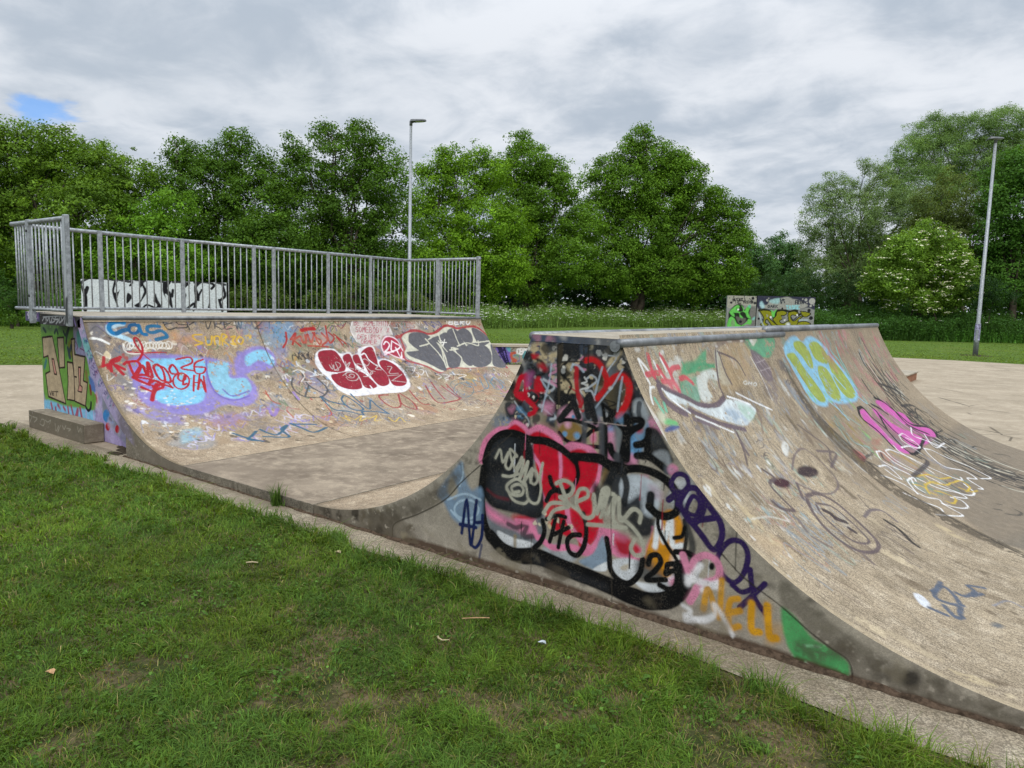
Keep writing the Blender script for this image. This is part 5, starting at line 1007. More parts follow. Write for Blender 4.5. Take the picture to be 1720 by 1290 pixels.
ww = empty('graffiti_wall', tuple(O)); tag(ww, 'white painted free-standing wall with black lettering seen through the deck railing', 'wall')
b = MB(); n = slabbox(b, O, e, L, 0, h, .22); o = b.build('wall_body', M_panel, ww, False, tuple(O)); o.location = (0, 0, 0)
pcv = Canvas(np.arange(0, L + .01, .02), np.arange(0, h + .005, .02), 'frame', 14, O=O - n * .004, e1=e, e2=Zv, ground=(.6, .6, .6))
K = (130, 460, 6.615); bk = '#1b1a1f'
pcv.fl(None, [(-1, -1), (9, -1), (9, 4), (-1, 4)], '#d9dde2', 1, .01); pcv.blots(0, L, 0, h, 60, ['#c3c8cf', '#e6e8ea'], 81, (.1, .3), (.2, .4), .3, .1)
pcv.st(K, '35,115 60,80 125,48 / 40,130 65,190 / 300,52 420,70 / 440,62 600,90 / 640,65 720,75 760,75 / 900,80 1000,100 / 1060,90 1140,90 / 1170,95 1240,110 / 1300,95 1400,90 1500,110 / 1540,95 1640,120', .10, bk, .95, .2)
pcv.st(K, '75,190 95,290 85,400 / 110,155 92,210', .16, bk, 1, .15); pcv.fl(K, '60,190 100,190 108,400 72,400 86,280', bk, 1, .02)
pcv.fl(K, '410,80 395,130 385,190 400,260 430,330 460,400 470,390 440,300 470,180 450,200 410,200 425,120 450,80', bk, 1, .02); pcv.fl(K, '550,330 545,260 560,210 600,240 598,280', bk, 1, .02)
pcv.st(K, '600,70 612,95 585,130', .08, bk); pcv.fl(K, '690,90 760,80 735,110 768,170 765,220 720,290 690,340 720,390 630,355 690,310 720,250 735,190 700,150', bk, 1, .02); pcv.fl(K, '720,140 740,200 715,220 705,170', '#d9dde2', 1, .02)
pcv.st(K, '720,390 770,345 850,375 870,385', .09, bk); pcv.fl(K, '865,215 895,290 930,350 920,380 880,395 850,350 845,290', bk, 1, .02); pcv.fl(K, '850,310 885,345 870,370 845,350', '#d9dde2', 1, .02)
pcv.fl(K, '960,90 1045,80 1000,160 1040,210 1050,290 1060,400 1000,300 955,220 945,150', bk, 1, .02); pcv.fl(K, '975,220 1020,260 1010,305 985,270', '#d9dde2', 1, .02); pcv.st(K, '1060,180 1055,250', .1, bk)
pcv.fl(K, '1175,190 1212,230 1200,280 1165,310', bk, 1, .02); pcv.fl(K, '1180,230 1195,240 1180,275', '#d9dde2', 1, .02); pcv.fl(K, '1310,100 1390,90 1330,150 1345,220 1330,320 1300,410 1280,400 1305,280 1295,180', bk, 1, .02); pcv.st(K, '1200,400 1290,330 / 1380,180 1350,240 1345,290', .1, bk)
pcv.fl(K, '1445,400 1470,310 1475,400', bk, 1, .02); pcv.st(K, '1500,110 1520,130 1490,165 / 1610,120 1640,240 1590,290 / 1575,290 1590,340 1610,410 / 1240,100 1195,140', .11, bk)
o = pcv.build('painted_face', M_panel, ww); o.matrix_parent_inverse = Matrix.Translation(tuple(-O))

RW = empty('graffiti_wall', tuple(at_depth(1296, 524, 30)[:2]) + (0,)); tag(RW, 'grey free-standing wall panels with green and yellow lettering beyond the spine ramp', 'wall')
RWo = np.array(RW.location)
for pl, pr, nm in (((1222, 497.3), (1271, 496.6), 'a'), ((1272.5, 496.6), (1370, 498.6), 'b')):
    O, e, L, h = frame_from(pl, pr, 30.0)
    b = MB(); n = slabbox(b, O, e, L, 0, h, .12); o = b.build('panel', M_galv_dark if nm == 'a' else M_panel, RW, False, tuple(RWo)); o.location = (0, 0, 0)
    c = Canvas(np.arange(0, L + .01, .018), np.arange(0, h + .005, .018), 'frame', 15 + (nm == 'b'), O=O - n * .004, e1=e, e2=Zv, ground=(.4, .4, .4)); K = (1214, 488, 10.49)
    c.fl(None, [(-1, -1), (9, -1), (9, 4), (-1, 4)], '#8f908c', 1, .01)
    if nm == 'a':
        c.fl(K, '90,90 600,90 590,260 480,280 300,250 90,300', '#a9a699', .95, .03, .05); c.fl(K, '480,320 580,310 570,640 480,640', '#77746f', .9, .04)
        for x, y, r in ((195, 112, .03), (150, 212, .05), (532, 137, .06), (568, 222, .055), (120, 130, .02), (585, 120, .02)): c.dot(K, x, y, r, '#1c1b22')
        c.text(K, 'HATTICK', 170, 185, 360, 180, 5, -45, .03, '#2b2a2c'); c.text(K, 'TILL VISION', 215, 225, 540, 225, 0, -45, .03, '#2b2a2c'); c.st(K, '380,100 390,170 / 470,140 540,200', .03, '#4a4a4c')
        gnn = '#6cc95a'
        c.fl(K, '100,480 110,380 200,270 290,235 360,270 380,340 470,260 490,300 470,420 500,490 420,540 380,590 340,640 90,660', '#1d2a1a', 1, .03)
        c.fl(K, '120,380 200,290 270,255 300,300 270,360 330,380 360,340 330,260 370,310 385,360 420,300 470,270 480,310 450,390 495,490 430,470 400,400 340,370 300,410 360,480 340,505 300,470 290,400 210,390', gnn, 1, .02)
        c.fl(K, '95,650 95,530 120,480 160,460 210,500 250,580 340,640', gnn, 1, .02); c.fl(K, '120,380 190,400 210,460 160,440', gnn, 1, .02); c.fl(K, '340,610 420,560 450,500 500,520 510,560 480,600 420,590 350,630', gnn, 1, .02); c.fl(K, '230,460 330,480 410,500 360,600 290,590', '#6a6660', .9, .03); c.dot(K, 312, 550, .06, '#1c1b22')
        c.ell(K, 180, 580, 35, 70, '#8a9a7a', al=.7); c.ell(K, 272, 335, 18, 16, '#eef2ea'); c.st(K, '250,300 245,340 / 290,300 300,350', .03, '#1d2a1a'); c.fl(K, '520,490 570,460 560,510 520,520', '#8fcfc8', .8, .04); c.fl(K, '440,270 490,250 490,310 460,300', '#6cc9a8', .8, .03)
    else:
        c.fl(K, '600,90 1640,90 1640,330 1500,300 1350,330 1000,330 640,330', '#2a2c44', .95, .03, .05); c.fl(K, '820,180 900,150 1000,140 1140,110 1240,150 1300,160 1350,180 1440,220 1500,270 1350,330 1100,330 760,320 650,260 780,250', '#a3a29a', .95, .04, .05)
        c.fl(K, '820,180 900,150 1000,140 980,230 860,220', '#9cc9cc', .8, .05, .1); c.fl(K, '650,230 690,190 740,290 680,310', '#b4dde6', .8, .05)
        for x, y, r in ((785, 172, .05), (810, 135, .025), (1465, 165, .06), (1575, 190, .13), (1550, 270, .05), (1605, 255, .03), (1485, 210, .03), (1410, 150, .03)): c.dot(K, x, y, r, '#b0afa8')
        c.st(K, '1015,150 1030,230 1060,150 1090,220 / 1040,170 1090,160', .04, '#23303a'); c.text(K, 'FRIN', 1280, 240, 1430, 230, 0, -55, .04, '#33373f'); c.text(K, 'TASEK', 1120, 330, 1360, 320, 0, -60, .05, '#8fd0d8', al=.8); c.text(K, 'DARK', 800, 300, 980, 300, 0, -40, .03, '#33373f')
        for x, y, r in ((635, 495, .05), (688, 515, .05), (1315, 355, .04), (1520, 352, .07), (1555, 485, .08), (1050, 315, .04)): c.dot(K, x, y, r, '#1c1b22')
        ol = '#8d8c16'; bb = '#20240f'
        c.st(K, '640,350 740,340 840,380 900,470 960,360 1100,350 1180,370 1290,350 1330,430 1420,380', .09, bb, 1)
        for q in ('650,360 740,345 850,370 870,450 820,480 900,560 970,630 880,630 780,510 750,560 800,600 740,635 660,600 700,560 720,480', '880,500 940,440 960,370 1080,360 1130,400 1080,440 1030,440 1060,490 1000,540 1060,580 1160,530 1190,570 1160,625 990,625 900,540', '1150,450 1160,390 1260,365 1330,400 1300,440 1220,430 1200,480 1250,540 1340,470 1420,450 1330,530 1330,610 1220,620 1160,530', '1330,560 1440,540 1540,580 1520,605 1320,615', '1370,365 1480,380 1550,410 1470,465 1400,440'):
            c.fl(K, q, ol, 1, .02); p = q.split(); c.st(K, ' '.join(p + p[:1]), .035, bb, 1)
        c.fl(K, '855,340 890,370 950,330 920,400 910,460 870,460', '#6cc95a', 1, .02); c.fl(K, '770,420 800,440 780,470', '#a3a29a', 1, .02); c.ell(K, 845, 470, 18, 18, '#eef0ea'); c.ell(K, 1090, 515, 18, 18, '#eef0ea'); c.ell(K, 1150, 600, 35, 35, '#dfe4e6', soft=.06); c.ell(K, 1312, 432, 15, 15, '#eef0ea'); c.fl(K, '1040,450 1100,470 1090,510 1050,500', '#77787a', 1, .03); c.st(K, '1200,460 1240,520 1300,470', .05, '#3a3d42')
        c.st(K, '640,400 690,560 720,620 / 1350,520 1500,520', .06, '#b9cfd6', .7, .6)
    o = c.build('painted_face', M_panel, RW); o.matrix_parent_inverse = Matrix.Translation(tuple(-RWo))
# low wall at the far edge of the plaza
P0 = on_ground(849, 611.6); P1 = on_ground(890, 611.2); e = np.array([.66, .75, 0]); e /= np.linalg.norm(e)
O = P0 - e * 2.6; L = 7.4
lw = empty('low_wall', tuple(O)); tag(lw, 'low graffiti covered concrete wall with a pale cap between the two ramps', 'low wall')
b = MB(); n = slabbox(b, O, e, L, 0, .46, .5); o = b.build('wall_body', M_wall, lw, False, tuple(O)); o.location = (0, 0, 0)
b = MB(); slabbox(b, O - n * .03, e, L + .03, .462, .52, .56, -.03); o = b.build('cap', M_deck, lw, False, tuple(O)); o.location = (0, 0, 0)
c = Canvas(np.arange(0, L, .02), np.arange(0, .462, .012), 'frame', 18, O=O - n * .003, e1=e, e2=Zv, ground=(.3, .28, .25)); K = (780, 520, 10.75)
c.scrib(0, L, .03, .45, 90, ['#3a3a3c', '#a0483a', '#d9d6cf', '#4f8a90', '#6a58a0'], 91, (.02, .04), (.06, .2), (.5, .9), .15)
c.fl(K, '555,650 800,670 830,980 740,990', '#6f5fb2', .95, .02, .05); c.st(K, '600,670 700,880 760,980 / 660,680 760,960 / 720,680 800,980 / 620,780 700,740 / 640,690 680,760 720,700', .05, '#252048', 1, .2); c.fl(K, '750,660 830,680 830,760 780,740', '#5fa8b4', .9, .02)
c.st(K, '910,780 850,800 860,880 930,920 880,930', .08, '#c0543c', .9); c.text(K, 'CERN', 950, 800, 1180, 800, 0, -90, .05, '#e0e0dc'); c.fl(K, '920,820 980,800 980,870', '#6f9a78', .8, .02); c.st(K, '1100,760 1060,860 1110,910', .06, '#3f8a90', .9)
o = c.build('painted_face', M_wall, lw); o.matrix_parent_inverse = Matrix.Translation(tuple(-O))
# brick-faced manual pad beyond the spine
bp = empty('low_pad', (-3.6, 16.2, 0)); tag(bp, 'low pad with a brick face on the plaza behind the spine ramp', 'ledge')
b = MB(); b.box((-4.4, 15.42, .0), (-2.83, 17.0, .17)); o = b.build('brick_base', M_brick, bp, False, (-3.6, 16.2, 0)); o.location = (0, 0, 0)
b = MB(); b.box((-4.43, 15.39, .172), (-2.80, 17.03, .215), .01); o = b.build('cap', M_deck, bp, False, (-3.6, 16.2, 0)); o.location = (0, 0, 0)

# ------------------------------------------------------------------ lamp posts
def lamp(base, h, yaw, double, label):
    root = empty('lamp_post', (float(base[0]), float(base[1]), 0)); tag(root, label, 'lamp post', 'lamp posts round the skate park')
    def pb(mb, nm, mat, sm=False, par=None): 
        o = mb.build(nm, mat, par or root, sm); return o
    m = MB(); m.tube([(0, 0, -.02), (0, 0, 1.3), (0, 0, 1.34), (0, 0, h)], [.098, .095, .075, .05], 16); pb(m, 'pole', M_galv, True)
    m = MB(); m.box((-.045, -.10, .55), (.045, -.085, 1.05), .004); pb(m, 'access_door', M_galv)
    dirs = [yaw, yaw + math.pi] if double else [yaw]
    c_, s_ = math.cos(yaw), math.sin(yaw)
    m = MB(); m.tube([(0, 0, h - .12), (0, 0, h + .06)], .062, 12); m.tube([(0, 0, h - .02), (.16 * c_, .16 * s_, h + .03)], .035, 8); pb(m, 'bracket', M_lamp, True)
    x0, x1 = (-.28, .28) if double else (.0, .62)
    P = lambda a, b_, z: (a * c_ - b_ * s_, a * s_ + b_ * c_, z)
    top = [(x0, -.10), (x0 + .12, -.17), (x1 - .1, -.15), (x1, -.07), (x1, .07), (x1 - .1, .15), (x0 + .12, .17), (x0, .10)]
    m = MB(); v = [P(a, b_, h + .02 + .02 * (a - x0)) for a, b_ in top] + [P(a * .98 + .01, b_ * .8, h + .10 - .03 * (a - x0)) for a, b_ in top]
    m.add(v, [tuple(range(8)), tuple(range(15, 7, -1))] + [(i, (i + 1) % 8, 8 + (i + 1) % 8, 8 + i) for i in range(8)]); hd = pb(m, 'lamp_head', M_lamp)
    m = MB(); v = [P(x0 + .2 + (a - x0) * .55, b_ * .6, h + .018) for a, b_ in top]; m.add(v + [(p[0], p[1], p[2] - .012) for p in v], [tuple(range(8)), tuple(range(15, 7, -1))] + [(i, (i + 1) % 8, 8 + (i + 1) % 8, 8 + i) for i in range(8)]); pb(m, 'lens', M_lens, False, hd)
    return root
lb = on_ground(1638, 597)
l1 = lamp(lb, 8.55, math.atan2(R[1], R[0]), True, 'tall grey lamp post on the grass beside the white flowering shrub')
m = MB(); m.tube([(0, 0, .62), (0, 0, 1.28)], .1005, 16, False); st_ = m.build('sticker', simple('sticker_paint', (.30, .28, .42), .6, 0, .9, 9), l1, True)
l0 = at_depth(688, 430, 29.2)
lamp((l0[0], l0[1]), 8.6, math.atan2(R[1], R[0]) - .25, False, 'tall grey lamp post with one flat head behind the deck railing')
wr = MB(); wr.tube([(0, 0, -.004), (0, 0, .012)], [.62, .5], 18); wo = wr.build('bare_soil', M_soil, None); wo.location = (lb[0], lb[1], -.008); tag(wo, kind='structure')
# ------------------------------------------------------------------ foliage
def leaf_quads(cent, size, up_bias=.5, asp=.62, r=rng, nrm=None):
    """diamond leaves: returns verts (n*4,3)"""
    n = len(cent)
    d = r.normal(size=(n, 3)); d /= np.linalg.norm(d, axis=1)[:, None]
    m = r.normal(size=(n, 3)); m[:, 2] += up_bias * 2
    if nrm is not None: m += nrm * 1.6
    m /= np.linalg.norm(m, axis=1)[:, None]
    t = d - m * (d * m).sum(1)[:, None]; t /= np.linalg.norm(t, axis=1)[:, None] + 1e-9
    s = np.cross(m, t); L = (size * .5)[:, None]; W = L * asp
    fold = m * L * .18
    return np.stack([cent - t * L, cent + s * W + fold, cent + t * L, cent - s * W + fold], 1).reshape(-1, 3)
def leaves_obj(name, cent, size, colr, mat, parent=None, origin=None, up_bias=.5, asp=.62, nrm=None):
    v = leaf_quads(cent, size, up_bias, asp, nrm=nrm)
    if origin is not None: v = v - np.asarray(origin)
    n = len(cent); o = mesh_np(name, v, np.arange(n * 4), np.full(n, 4), mat, parent)
    rgba = np.ones((n, 4, 4), np.float32); rgba[:, :, :3] = colr[:, None, :]
    set_col(o, 'tint', rgba.reshape(-1, 4)); return o
def crown_points(blobs, dens, sz, flat=.85, fray=.18, r=rng):
    """blobs: (centre, radius). Clumps of leaves spread through the volume of every lobe."""
    cs, ns, ks, cl = [], [], [], []
    for c, rad in blobs:
        rad = rad * .92
        nc = max(6, int(dens * rad ** 2.2))
        d = r.normal(size=(nc, 3)); d /= np.linalg.norm(d, axis=1)[:, None]
        f = r.random(nc) ** .33; f = .35 + .7 * f; far = r.random(nc) < .16; f[far] += fray * r.random(far.sum()) * 2.6
        p = c + d * (rad * f)[:, None] * np.array([1, 1, flat])
        cr = sz * r.uniform(1.6, 4.2, nc) * np.where(far, .6, 1)
        k = (r.uniform(30, 70, nc) * (cr / (sz * 3)) ** 1.2).astype(int) + 6
        tot = k.sum(); ids = np.repeat(np.arange(nc), k)
        g = r.normal(size=(tot, 3)); g /= np.linalg.norm(g, axis=1)[:, None]; g *= (r.random(tot) ** .45)[:, None]
        q = p[ids] + g * cr[ids][:, None] * np.array([1, 1, .62])
        cs.append(q); ns.append(d[ids] * .6 + g * .6); cl.append(np.repeat(r.normal(size=nc), k)); ks.append(np.full(tot, c[2]))
    return np.vstack(cs), np.vstack(ns), np.concatenate(cl)
def limb(mb, p, q, r0, r1, r=rng, wob=.12, n=6):
    p, q = np.asarray(p, float), np.asarray(q, float); L = np.linalg.norm(q - p); pts = []
    for i in range(5):
        f = i / 4; m = p + (q - p) * f; m = m + r.normal(size=3) * L * wob * math.sin(math.pi * f) * .5; m[2] += .12 * L * math.sin(math.pi * f); pts.append(m)
    mb.tube(pts, [r0 + (r1 - r0) * i / 4 for i in range(5)], n, False); return pts
def tree(name, label, base_px, depth, blobs_px, col, sz=.2, dens=9, dmul=3.7, cat='tree', group='trees round the skate park', trunk_r=.22, var=.30, spread=.55, limbs=True, mat=None, flat=.85, hue=(1, 1, 1), up_bias=.5, asp=.62, stems=1, twigs=3):
    b0 = at_depth(base_px, 545, depth); base = np.array([b0[0], b0[1], 0.0])
    root = empty(name, tuple(base)); tag(root, label, cat, group)
    bl = []
    for i, (x, y, rp) in enumerate(blobs_px):
        rad = rp * depth / FPX; c = at_depth(x, y, depth + rng.uniform(-spread, spread) * rad * 1.2)
        c[2] = max(c[2], rad * .35); bl.append((c, rad))
    P, Nn, cv = crown_points(bl, dens * dmul, sz, flat)
    ok = P[:, 2] > .15; P, Nn, cv = P[ok], Nn[ok], cv[ok]
    n = len(P); base_c = lin(col)
    k = np.exp(cv * var * .55 + rng.normal(size=n) * var * .6)
    cc = base_c * k[:, None]; yel = rng.random(n)[:, None] * .35 + np.clip(cv, -1, 1)[:, None] * .12
    cc = cc * (1 + yel * np.array([.34, .1, -.1]))
    o = leaves_obj('crown', P, sz * rng.uniform(.45, 1.08, n), cc, mat or M_leaf, root, base, up_bias, asp, Nn); o.location = (0, 0, 0)
    if limbs:
        m = MB(); zc = np.mean([c[2] for c, _ in bl]); top = max(c[2] for c, _ in bl)
        for s_ in range(stems):
            off = np.array([rng.normal() * .25, rng.normal() * .25, 0]) if stems > 1 else np.zeros(3)
            cm = np.mean([c for c, _ in bl], 0); lean = (cm - base) * .35; lean[2] = 0
            fork = base + off + lean * (.5 + .3 * s_) + np.array([0, 0, min(zc * .55, 3.2)])
            m.tube([base + off - [0, 0, .1], base + off + [0, 0, .25], base + off * 1.2 + (fork - base) * .6, fork], [trunk_r * 1.5, trunk_r * 1.1, trunk_r * .9, trunk_r * .75], 9, False)
            for i, (c, rad) in enumerate(bl):
                if i % stems != s_: continue
                pts = limb(m, fork + rng.normal(size=3) * .1, c, trunk_r * .26, trunk_r * .07)
                for _ in range(twigs):
                    d = rng.normal(size=3); d /= np.linalg.norm(d); d[2] = abs(d[2]) * .6
                    limb(m, pts[rng.integers(2, 5)], c + d * rad * .85, trunk_r * .08, .01, n=4)
        m.v = [(p[0] - base[0], p[1] - base[1], p[2] - base[2]) for p in m.v]
        m.build('trunk', M_bark, root, True)
    return root, P
g1, g2, g3, g4 = '#557a26', '#4e7024', '#5b8026', '#4e7024'
tree('tree', 'broad mid-green tree at the left end of the row behind the railing corner', 60, 41, [(40, 270, 62), (-10, 300, 80), (110, 285, 62), (165, 290, 50), (215, 300, 48), (60, 340, 80), (150, 360, 75), (10, 400, 85), (100, 430, 75), (-40, 360, 70), (90, 240, 36), (150, 250, 30), (30, 225, 28), (-5, 225, 30), (190, 340, 42), (150, 325, 40), (180, 300, 30)], '#5f7f2a', .19, 10, trunk_r=.3)
tree('tree', 'light green bushy tree low in front of the taller trees behind the railing', 235, 39, [(235, 370, 45), (200, 400, 45), (270, 400, 45), (230, 440, 50), (290, 350, 40), (180, 440, 40), (300, 440, 50)], '#628c28', .18, 8, trunk_r=.16)
tree('tree', 'dark green tree with a pointed top directly above the left part of the railing', 360, 43, [(400, 235, 26), (375, 265, 34), (330, 275, 42), (300, 265, 22), (420, 280, 42), (350, 320, 62), (430, 340, 62), (280, 310, 38), (300, 370, 60), (380, 400, 80), (450, 420, 70), (330, 450, 60), (296, 238, 10), (385, 222, 12)], g2, .19, 9.5, trunk_r=.28)
tree('tree', 'dark dense tree just left of the lamp post behind the railing', 590, 44, [(490, 250, 26), (550, 230, 28), (610, 232, 32), (640, 265, 40), (580, 280, 52), (510, 290, 48), (470, 310, 40), (650, 310, 42), (600, 350, 75), (520, 370, 70), (480, 430, 75), (580, 440, 80), (660, 400, 60), (655, 460, 50), (545, 214, 10), (600, 212, 10)], g2, .19, 9.5, trunk_r=.3)
tree('tree', 'yellowish green tree just right of the lamp post', 770, 53, [(760, 270, 30), (800, 265, 24), (730, 300, 34), (780, 310, 46), (830, 300, 36), (700, 340, 30), (740, 370, 55), (810, 380, 60), (860, 380, 40), (760, 440, 62), (830, 450, 62), (720, 450, 50), (800, 490, 40), (708, 285, 9), (745, 262, 9)], '#688f24', .21, 8.5, trunk_r=.26)
tree('tree', 'medium tree with a rounded peak in the middle of the row', 880, 59, [(875, 240, 24), (890, 275, 40), (855, 290, 36), (930, 290, 30), (910, 330, 50), (870, 350, 50), (950, 320, 28), (930, 400, 55), (880, 430, 60), (960, 440, 50), (900, 480, 40), (975, 380, 40)], g3, .22, 9, trunk_r=.28)
tree('tree', 'large tree with the tallest crown, at the right end of the row', 1060, 64, [(1075, 232, 22), (1060, 260, 26), (1100, 270, 40), (1130, 275, 30), (1020, 290, 32), (1150, 300, 36), (1060, 320, 52), (1115, 340, 52), (1170, 345, 42), (1200, 330, 22), (1010, 360, 48), (1080, 400, 62), (1150, 410, 58), (1215, 370, 30), (1240, 350, 20), (1230, 410, 36), (1200, 450, 46), (1110, 460, 56), (1030, 440, 56), (1235, 470, 30), (1160, 480, 40), (990, 300, 16), (1078, 213, 9), (1245, 390, 16), (1040, 475, 36)], g3, .235, 9, trunk_r=.34, stems=2)
tree('tree', 'small distant poplar in the gap, the one nearest the big oak-like tree', 1275, 105, [(1272, 430, 20), (1262, 450, 20), (1285, 450, 22), (1270, 480, 24), (1258, 415, 12)], '#4d7040', .34, 5, trunk_r=.3)
tree('tree', 'distant poplar with the highest top in the gap', 1310, 112, [(1305, 412, 16), (1310, 435, 22), (1300, 460, 24), (1325, 470, 22), (1312, 398, 8)], '#4d7040', .34, 5, trunk_r=.3)
tree('tree', 'distant poplar at the right of the gap, beside the grey willow', 1340, 108, [(1340, 425, 16), (1345, 450, 22), (1335, 475, 24), (1330, 415, 10)], '#4d7040', .34, 5, trunk_r=.3)
tree('willow_tree', 'grey-green airy willow left of the white flowering shrub', 1440, 56, [(1380, 330, 26), (1420, 315, 24), (1395, 300, 14), (1375, 370, 34), (1430, 360, 46), (1480, 330, 40), (1455, 280, 16), (1380, 420, 38), (1440, 420, 56), (1500, 390, 56), (1370, 460, 30), (1420, 470, 40), (1530, 350, 40), (1365, 395, 14), (1480, 290, 14)], '#708a58', .15, 9, trunk_r=.2, stems=3, twigs=3, asp=.42, dmul=6.6)
tree('willow_tree', 'tall feathery willow standing highest behind the right lamp post', 1600, 66, [(1560, 225, 34), (1600, 215, 26), (1640, 220, 36), (1690, 210, 36), (1530, 255, 30), (1580, 265, 46), (1640, 275, 52), (1700, 265, 46), (1500, 290, 28), (1550, 315, 50), (1620, 340, 60), (1740, 240, 40), (1490, 320, 22), (1690, 190, 14), (1570, 198, 12)], '#6c8a50', .17, 9, trunk_r=.2, stems=3, twigs=3, asp=.42, dmul=6.6)
tree('tree', 'dark tree with leaning growth between the two willows', 1590, 52, [(1570, 340, 36), (1610, 350, 40), (1590, 400, 44), (1630, 400, 36), (1550, 390, 36), (1640, 450, 40), (1600, 300, 22)], '#5a6b38', .18, 7, trunk_r=.2)
tree('tree', 'deep green leafy tree at the right edge behind the lamp post', 1700, 49, [(1690, 300, 32), (1720, 290, 40), (1670, 340, 32), (1715, 350, 55), (1680, 400, 42), (1725, 420, 60), (1690, 460, 48), (1670, 490, 30), (1740, 490, 50), (1705, 265, 20)], '#4b732b', .23, 8, trunk_r=.25)
_, EP = tree('elder_shrub', 'rounded shrub covered in creamy white flowers beside the right lamp post', 1548, 46, [(1545, 400, 24), (1520, 420, 32), (1575, 415, 34), (1490, 440, 28), (1545, 450, 44), (1600, 440, 30), (1620, 465, 22), (1500, 475, 30), (1560, 490, 30), (1600, 490, 28), (1470, 455, 18), (1620, 490, 16), (1475, 490, 16), (1552, 380, 12), (1500, 505, 18), (1590, 512, 18), (1550, 505, 22), (1460, 480, 14)], '#6a8c34', .17, 11, dmul=6.0, cat='shrub', group=None, trunk_r=.06, stems=4)
elder = [o for o in COL.objects if o.name.startswith('elder_shrub')][0]
tow = (C - EP); tow /= np.linalg.norm(tow, axis=1)[:, None]
dpt = (EP - C) @ F; ppx = CX + FPX * ((EP - C) @ R) / dpt; ppy = CY - FPX * ((EP - C) @ U) / dpt      # one umbel per patch of the sunny side, on the outermost leaf
cell = {}
for i in np.argsort(dpt):
    cell.setdefault((int(ppx[i] / 9), int(ppy[i] / 7)), i)
idx = np.array(list(cell.values())); ec = np.array([np.mean(ppx), np.mean(ppy)])
wgt = np.exp(((ppx[idx] - ec[0]) * .35 + (ppy[idx] - ec[1]) * .15) / 60) * (vn_ := np.random.default_rng(5).random(len(idx)) ** 2); nu = min(115, len(idx))
pick = np.random.default_rng(6).choice(idx, nu, replace=False, p=wgt / wgt.sum())
cen = EP[pick] + tow[pick] * .22 + np.array([0, 0, .05]); petals = np.repeat(cen, 13, 0) + rng.normal(size=(nu * 13, 3)) * np.array([.10, .10, .03]) * np.repeat(rng.uniform(.5, 1.35, nu), 13)[:, None]
pcn = lin('#f6f2d8') * rng.uniform(.85, 1.15, (len(petals), 1))
eb = np.array(elder.location); o = leaves_obj('blossom', petals, np.full(len(petals), .10), pcn, M_petal, elder, eb, 2.0, .9); o.location = (0, 0, 0)

# darker shrubs under and between the trees
SH = [(1290, 56, [(1290, 480, 26), (1270, 495, 22), (1310, 495, 24)], '#2f4a20', 'dark shrub behind the left panel of the graffiti wall'), (1345, 54, [(1350, 475, 28), (1330, 495, 26), (1370, 495, 26)], '#34502a', 'rounded shrub behind the right end of the grey panels'),
      (1425, 50, [(1420, 480, 32), (1400, 500, 26), (1450, 495, 30), (1480, 500, 26)], '#2d4722', 'dark shrub in front of the willow, left of the flowering shrub'), (1660, 45, [(1650, 490, 28), (1680, 500, 26)], '#274220', 'dark shrub right of the lamp post under the leafy tree'),
      (430, 34, [(430, 505, 24), (400, 500, 26), (460, 500, 28)], '#4c6329', 'pale bramble bush behind the railing, right of the white wall'), (590, 35, [(560, 500, 26), (600, 492, 28), (640, 505, 26), (530, 505, 22)], '#4f662c', 'rounded bramble bush behind the middle of the railing'),
      (700, 37, [(690, 510, 22), (720, 515, 20), (660, 512, 22)], '#556b2e', 'low bramble bush at the far end of the railing'), (30, 33, [(20, 500, 34), (-20, 480, 40), (50, 510, 24)], '#33521e', 'dark bush at the left edge in front of the trees'), (110, 36, [(110, 490, 30), (150, 500, 28), (80, 510, 26)], '#476024', 'green bush behind the near end of the railing'),
      (20, 31, [(15, 535, 18), (40, 532, 14)], '#4a6a24', 'low leafy bush with white umbels at the left edge')]
for x, d, bl, col, lab in SH: tree('shrub', lab, x, d, bl, col, .12, 13, cat='shrub', group='shrubs below the trees', limbs=True, trunk_r=.05, twigs=1)

# far wood closing the view behind the rows
cs = []
def at_x(x, d, z): p = at_depth(x, 520, d); return np.array([p[0], p[1], z])
for x in np.arange(-120, 1240, 9):
    d = 55 + 3 * math.sin(x * .013) + 20 * min(1, max(0, (x - 500) / 400))
    for z in np.arange(.2, 5.6, .5): cs.append(at_x(x + rng.uniform(-6, 6), d + rng.uniform(-2, 2), z + rng.uniform(-.3, .3)))
for x in np.arange(1235, 1860, 11):
    d = 74 + 5 * math.sin(x * .02)
    for z in np.arange(.3, (4.6 if x < 1400 else 8.5), .62): cs.append(at_x(x + rng.uniform(-6, 6), d + rng.uniform(-2, 2), z + rng.uniform(-.3, .3)))
cs = np.repeat(np.array(cs), 30, 0); cs = cs + rng.normal(size=cs.shape) * .5; cs = cs[cs[:, 2] > .05]
cc = lin('#35522a') * np.exp(rng.normal(size=(len(cs), 1)) * .3)
tag(leaves_obj('far_wood', cs, rng.uniform(.35, .7, len(cs)), cc, M_leaf), 'dark woodland closing the view behind the trees', 'woodland', kind='stuff')

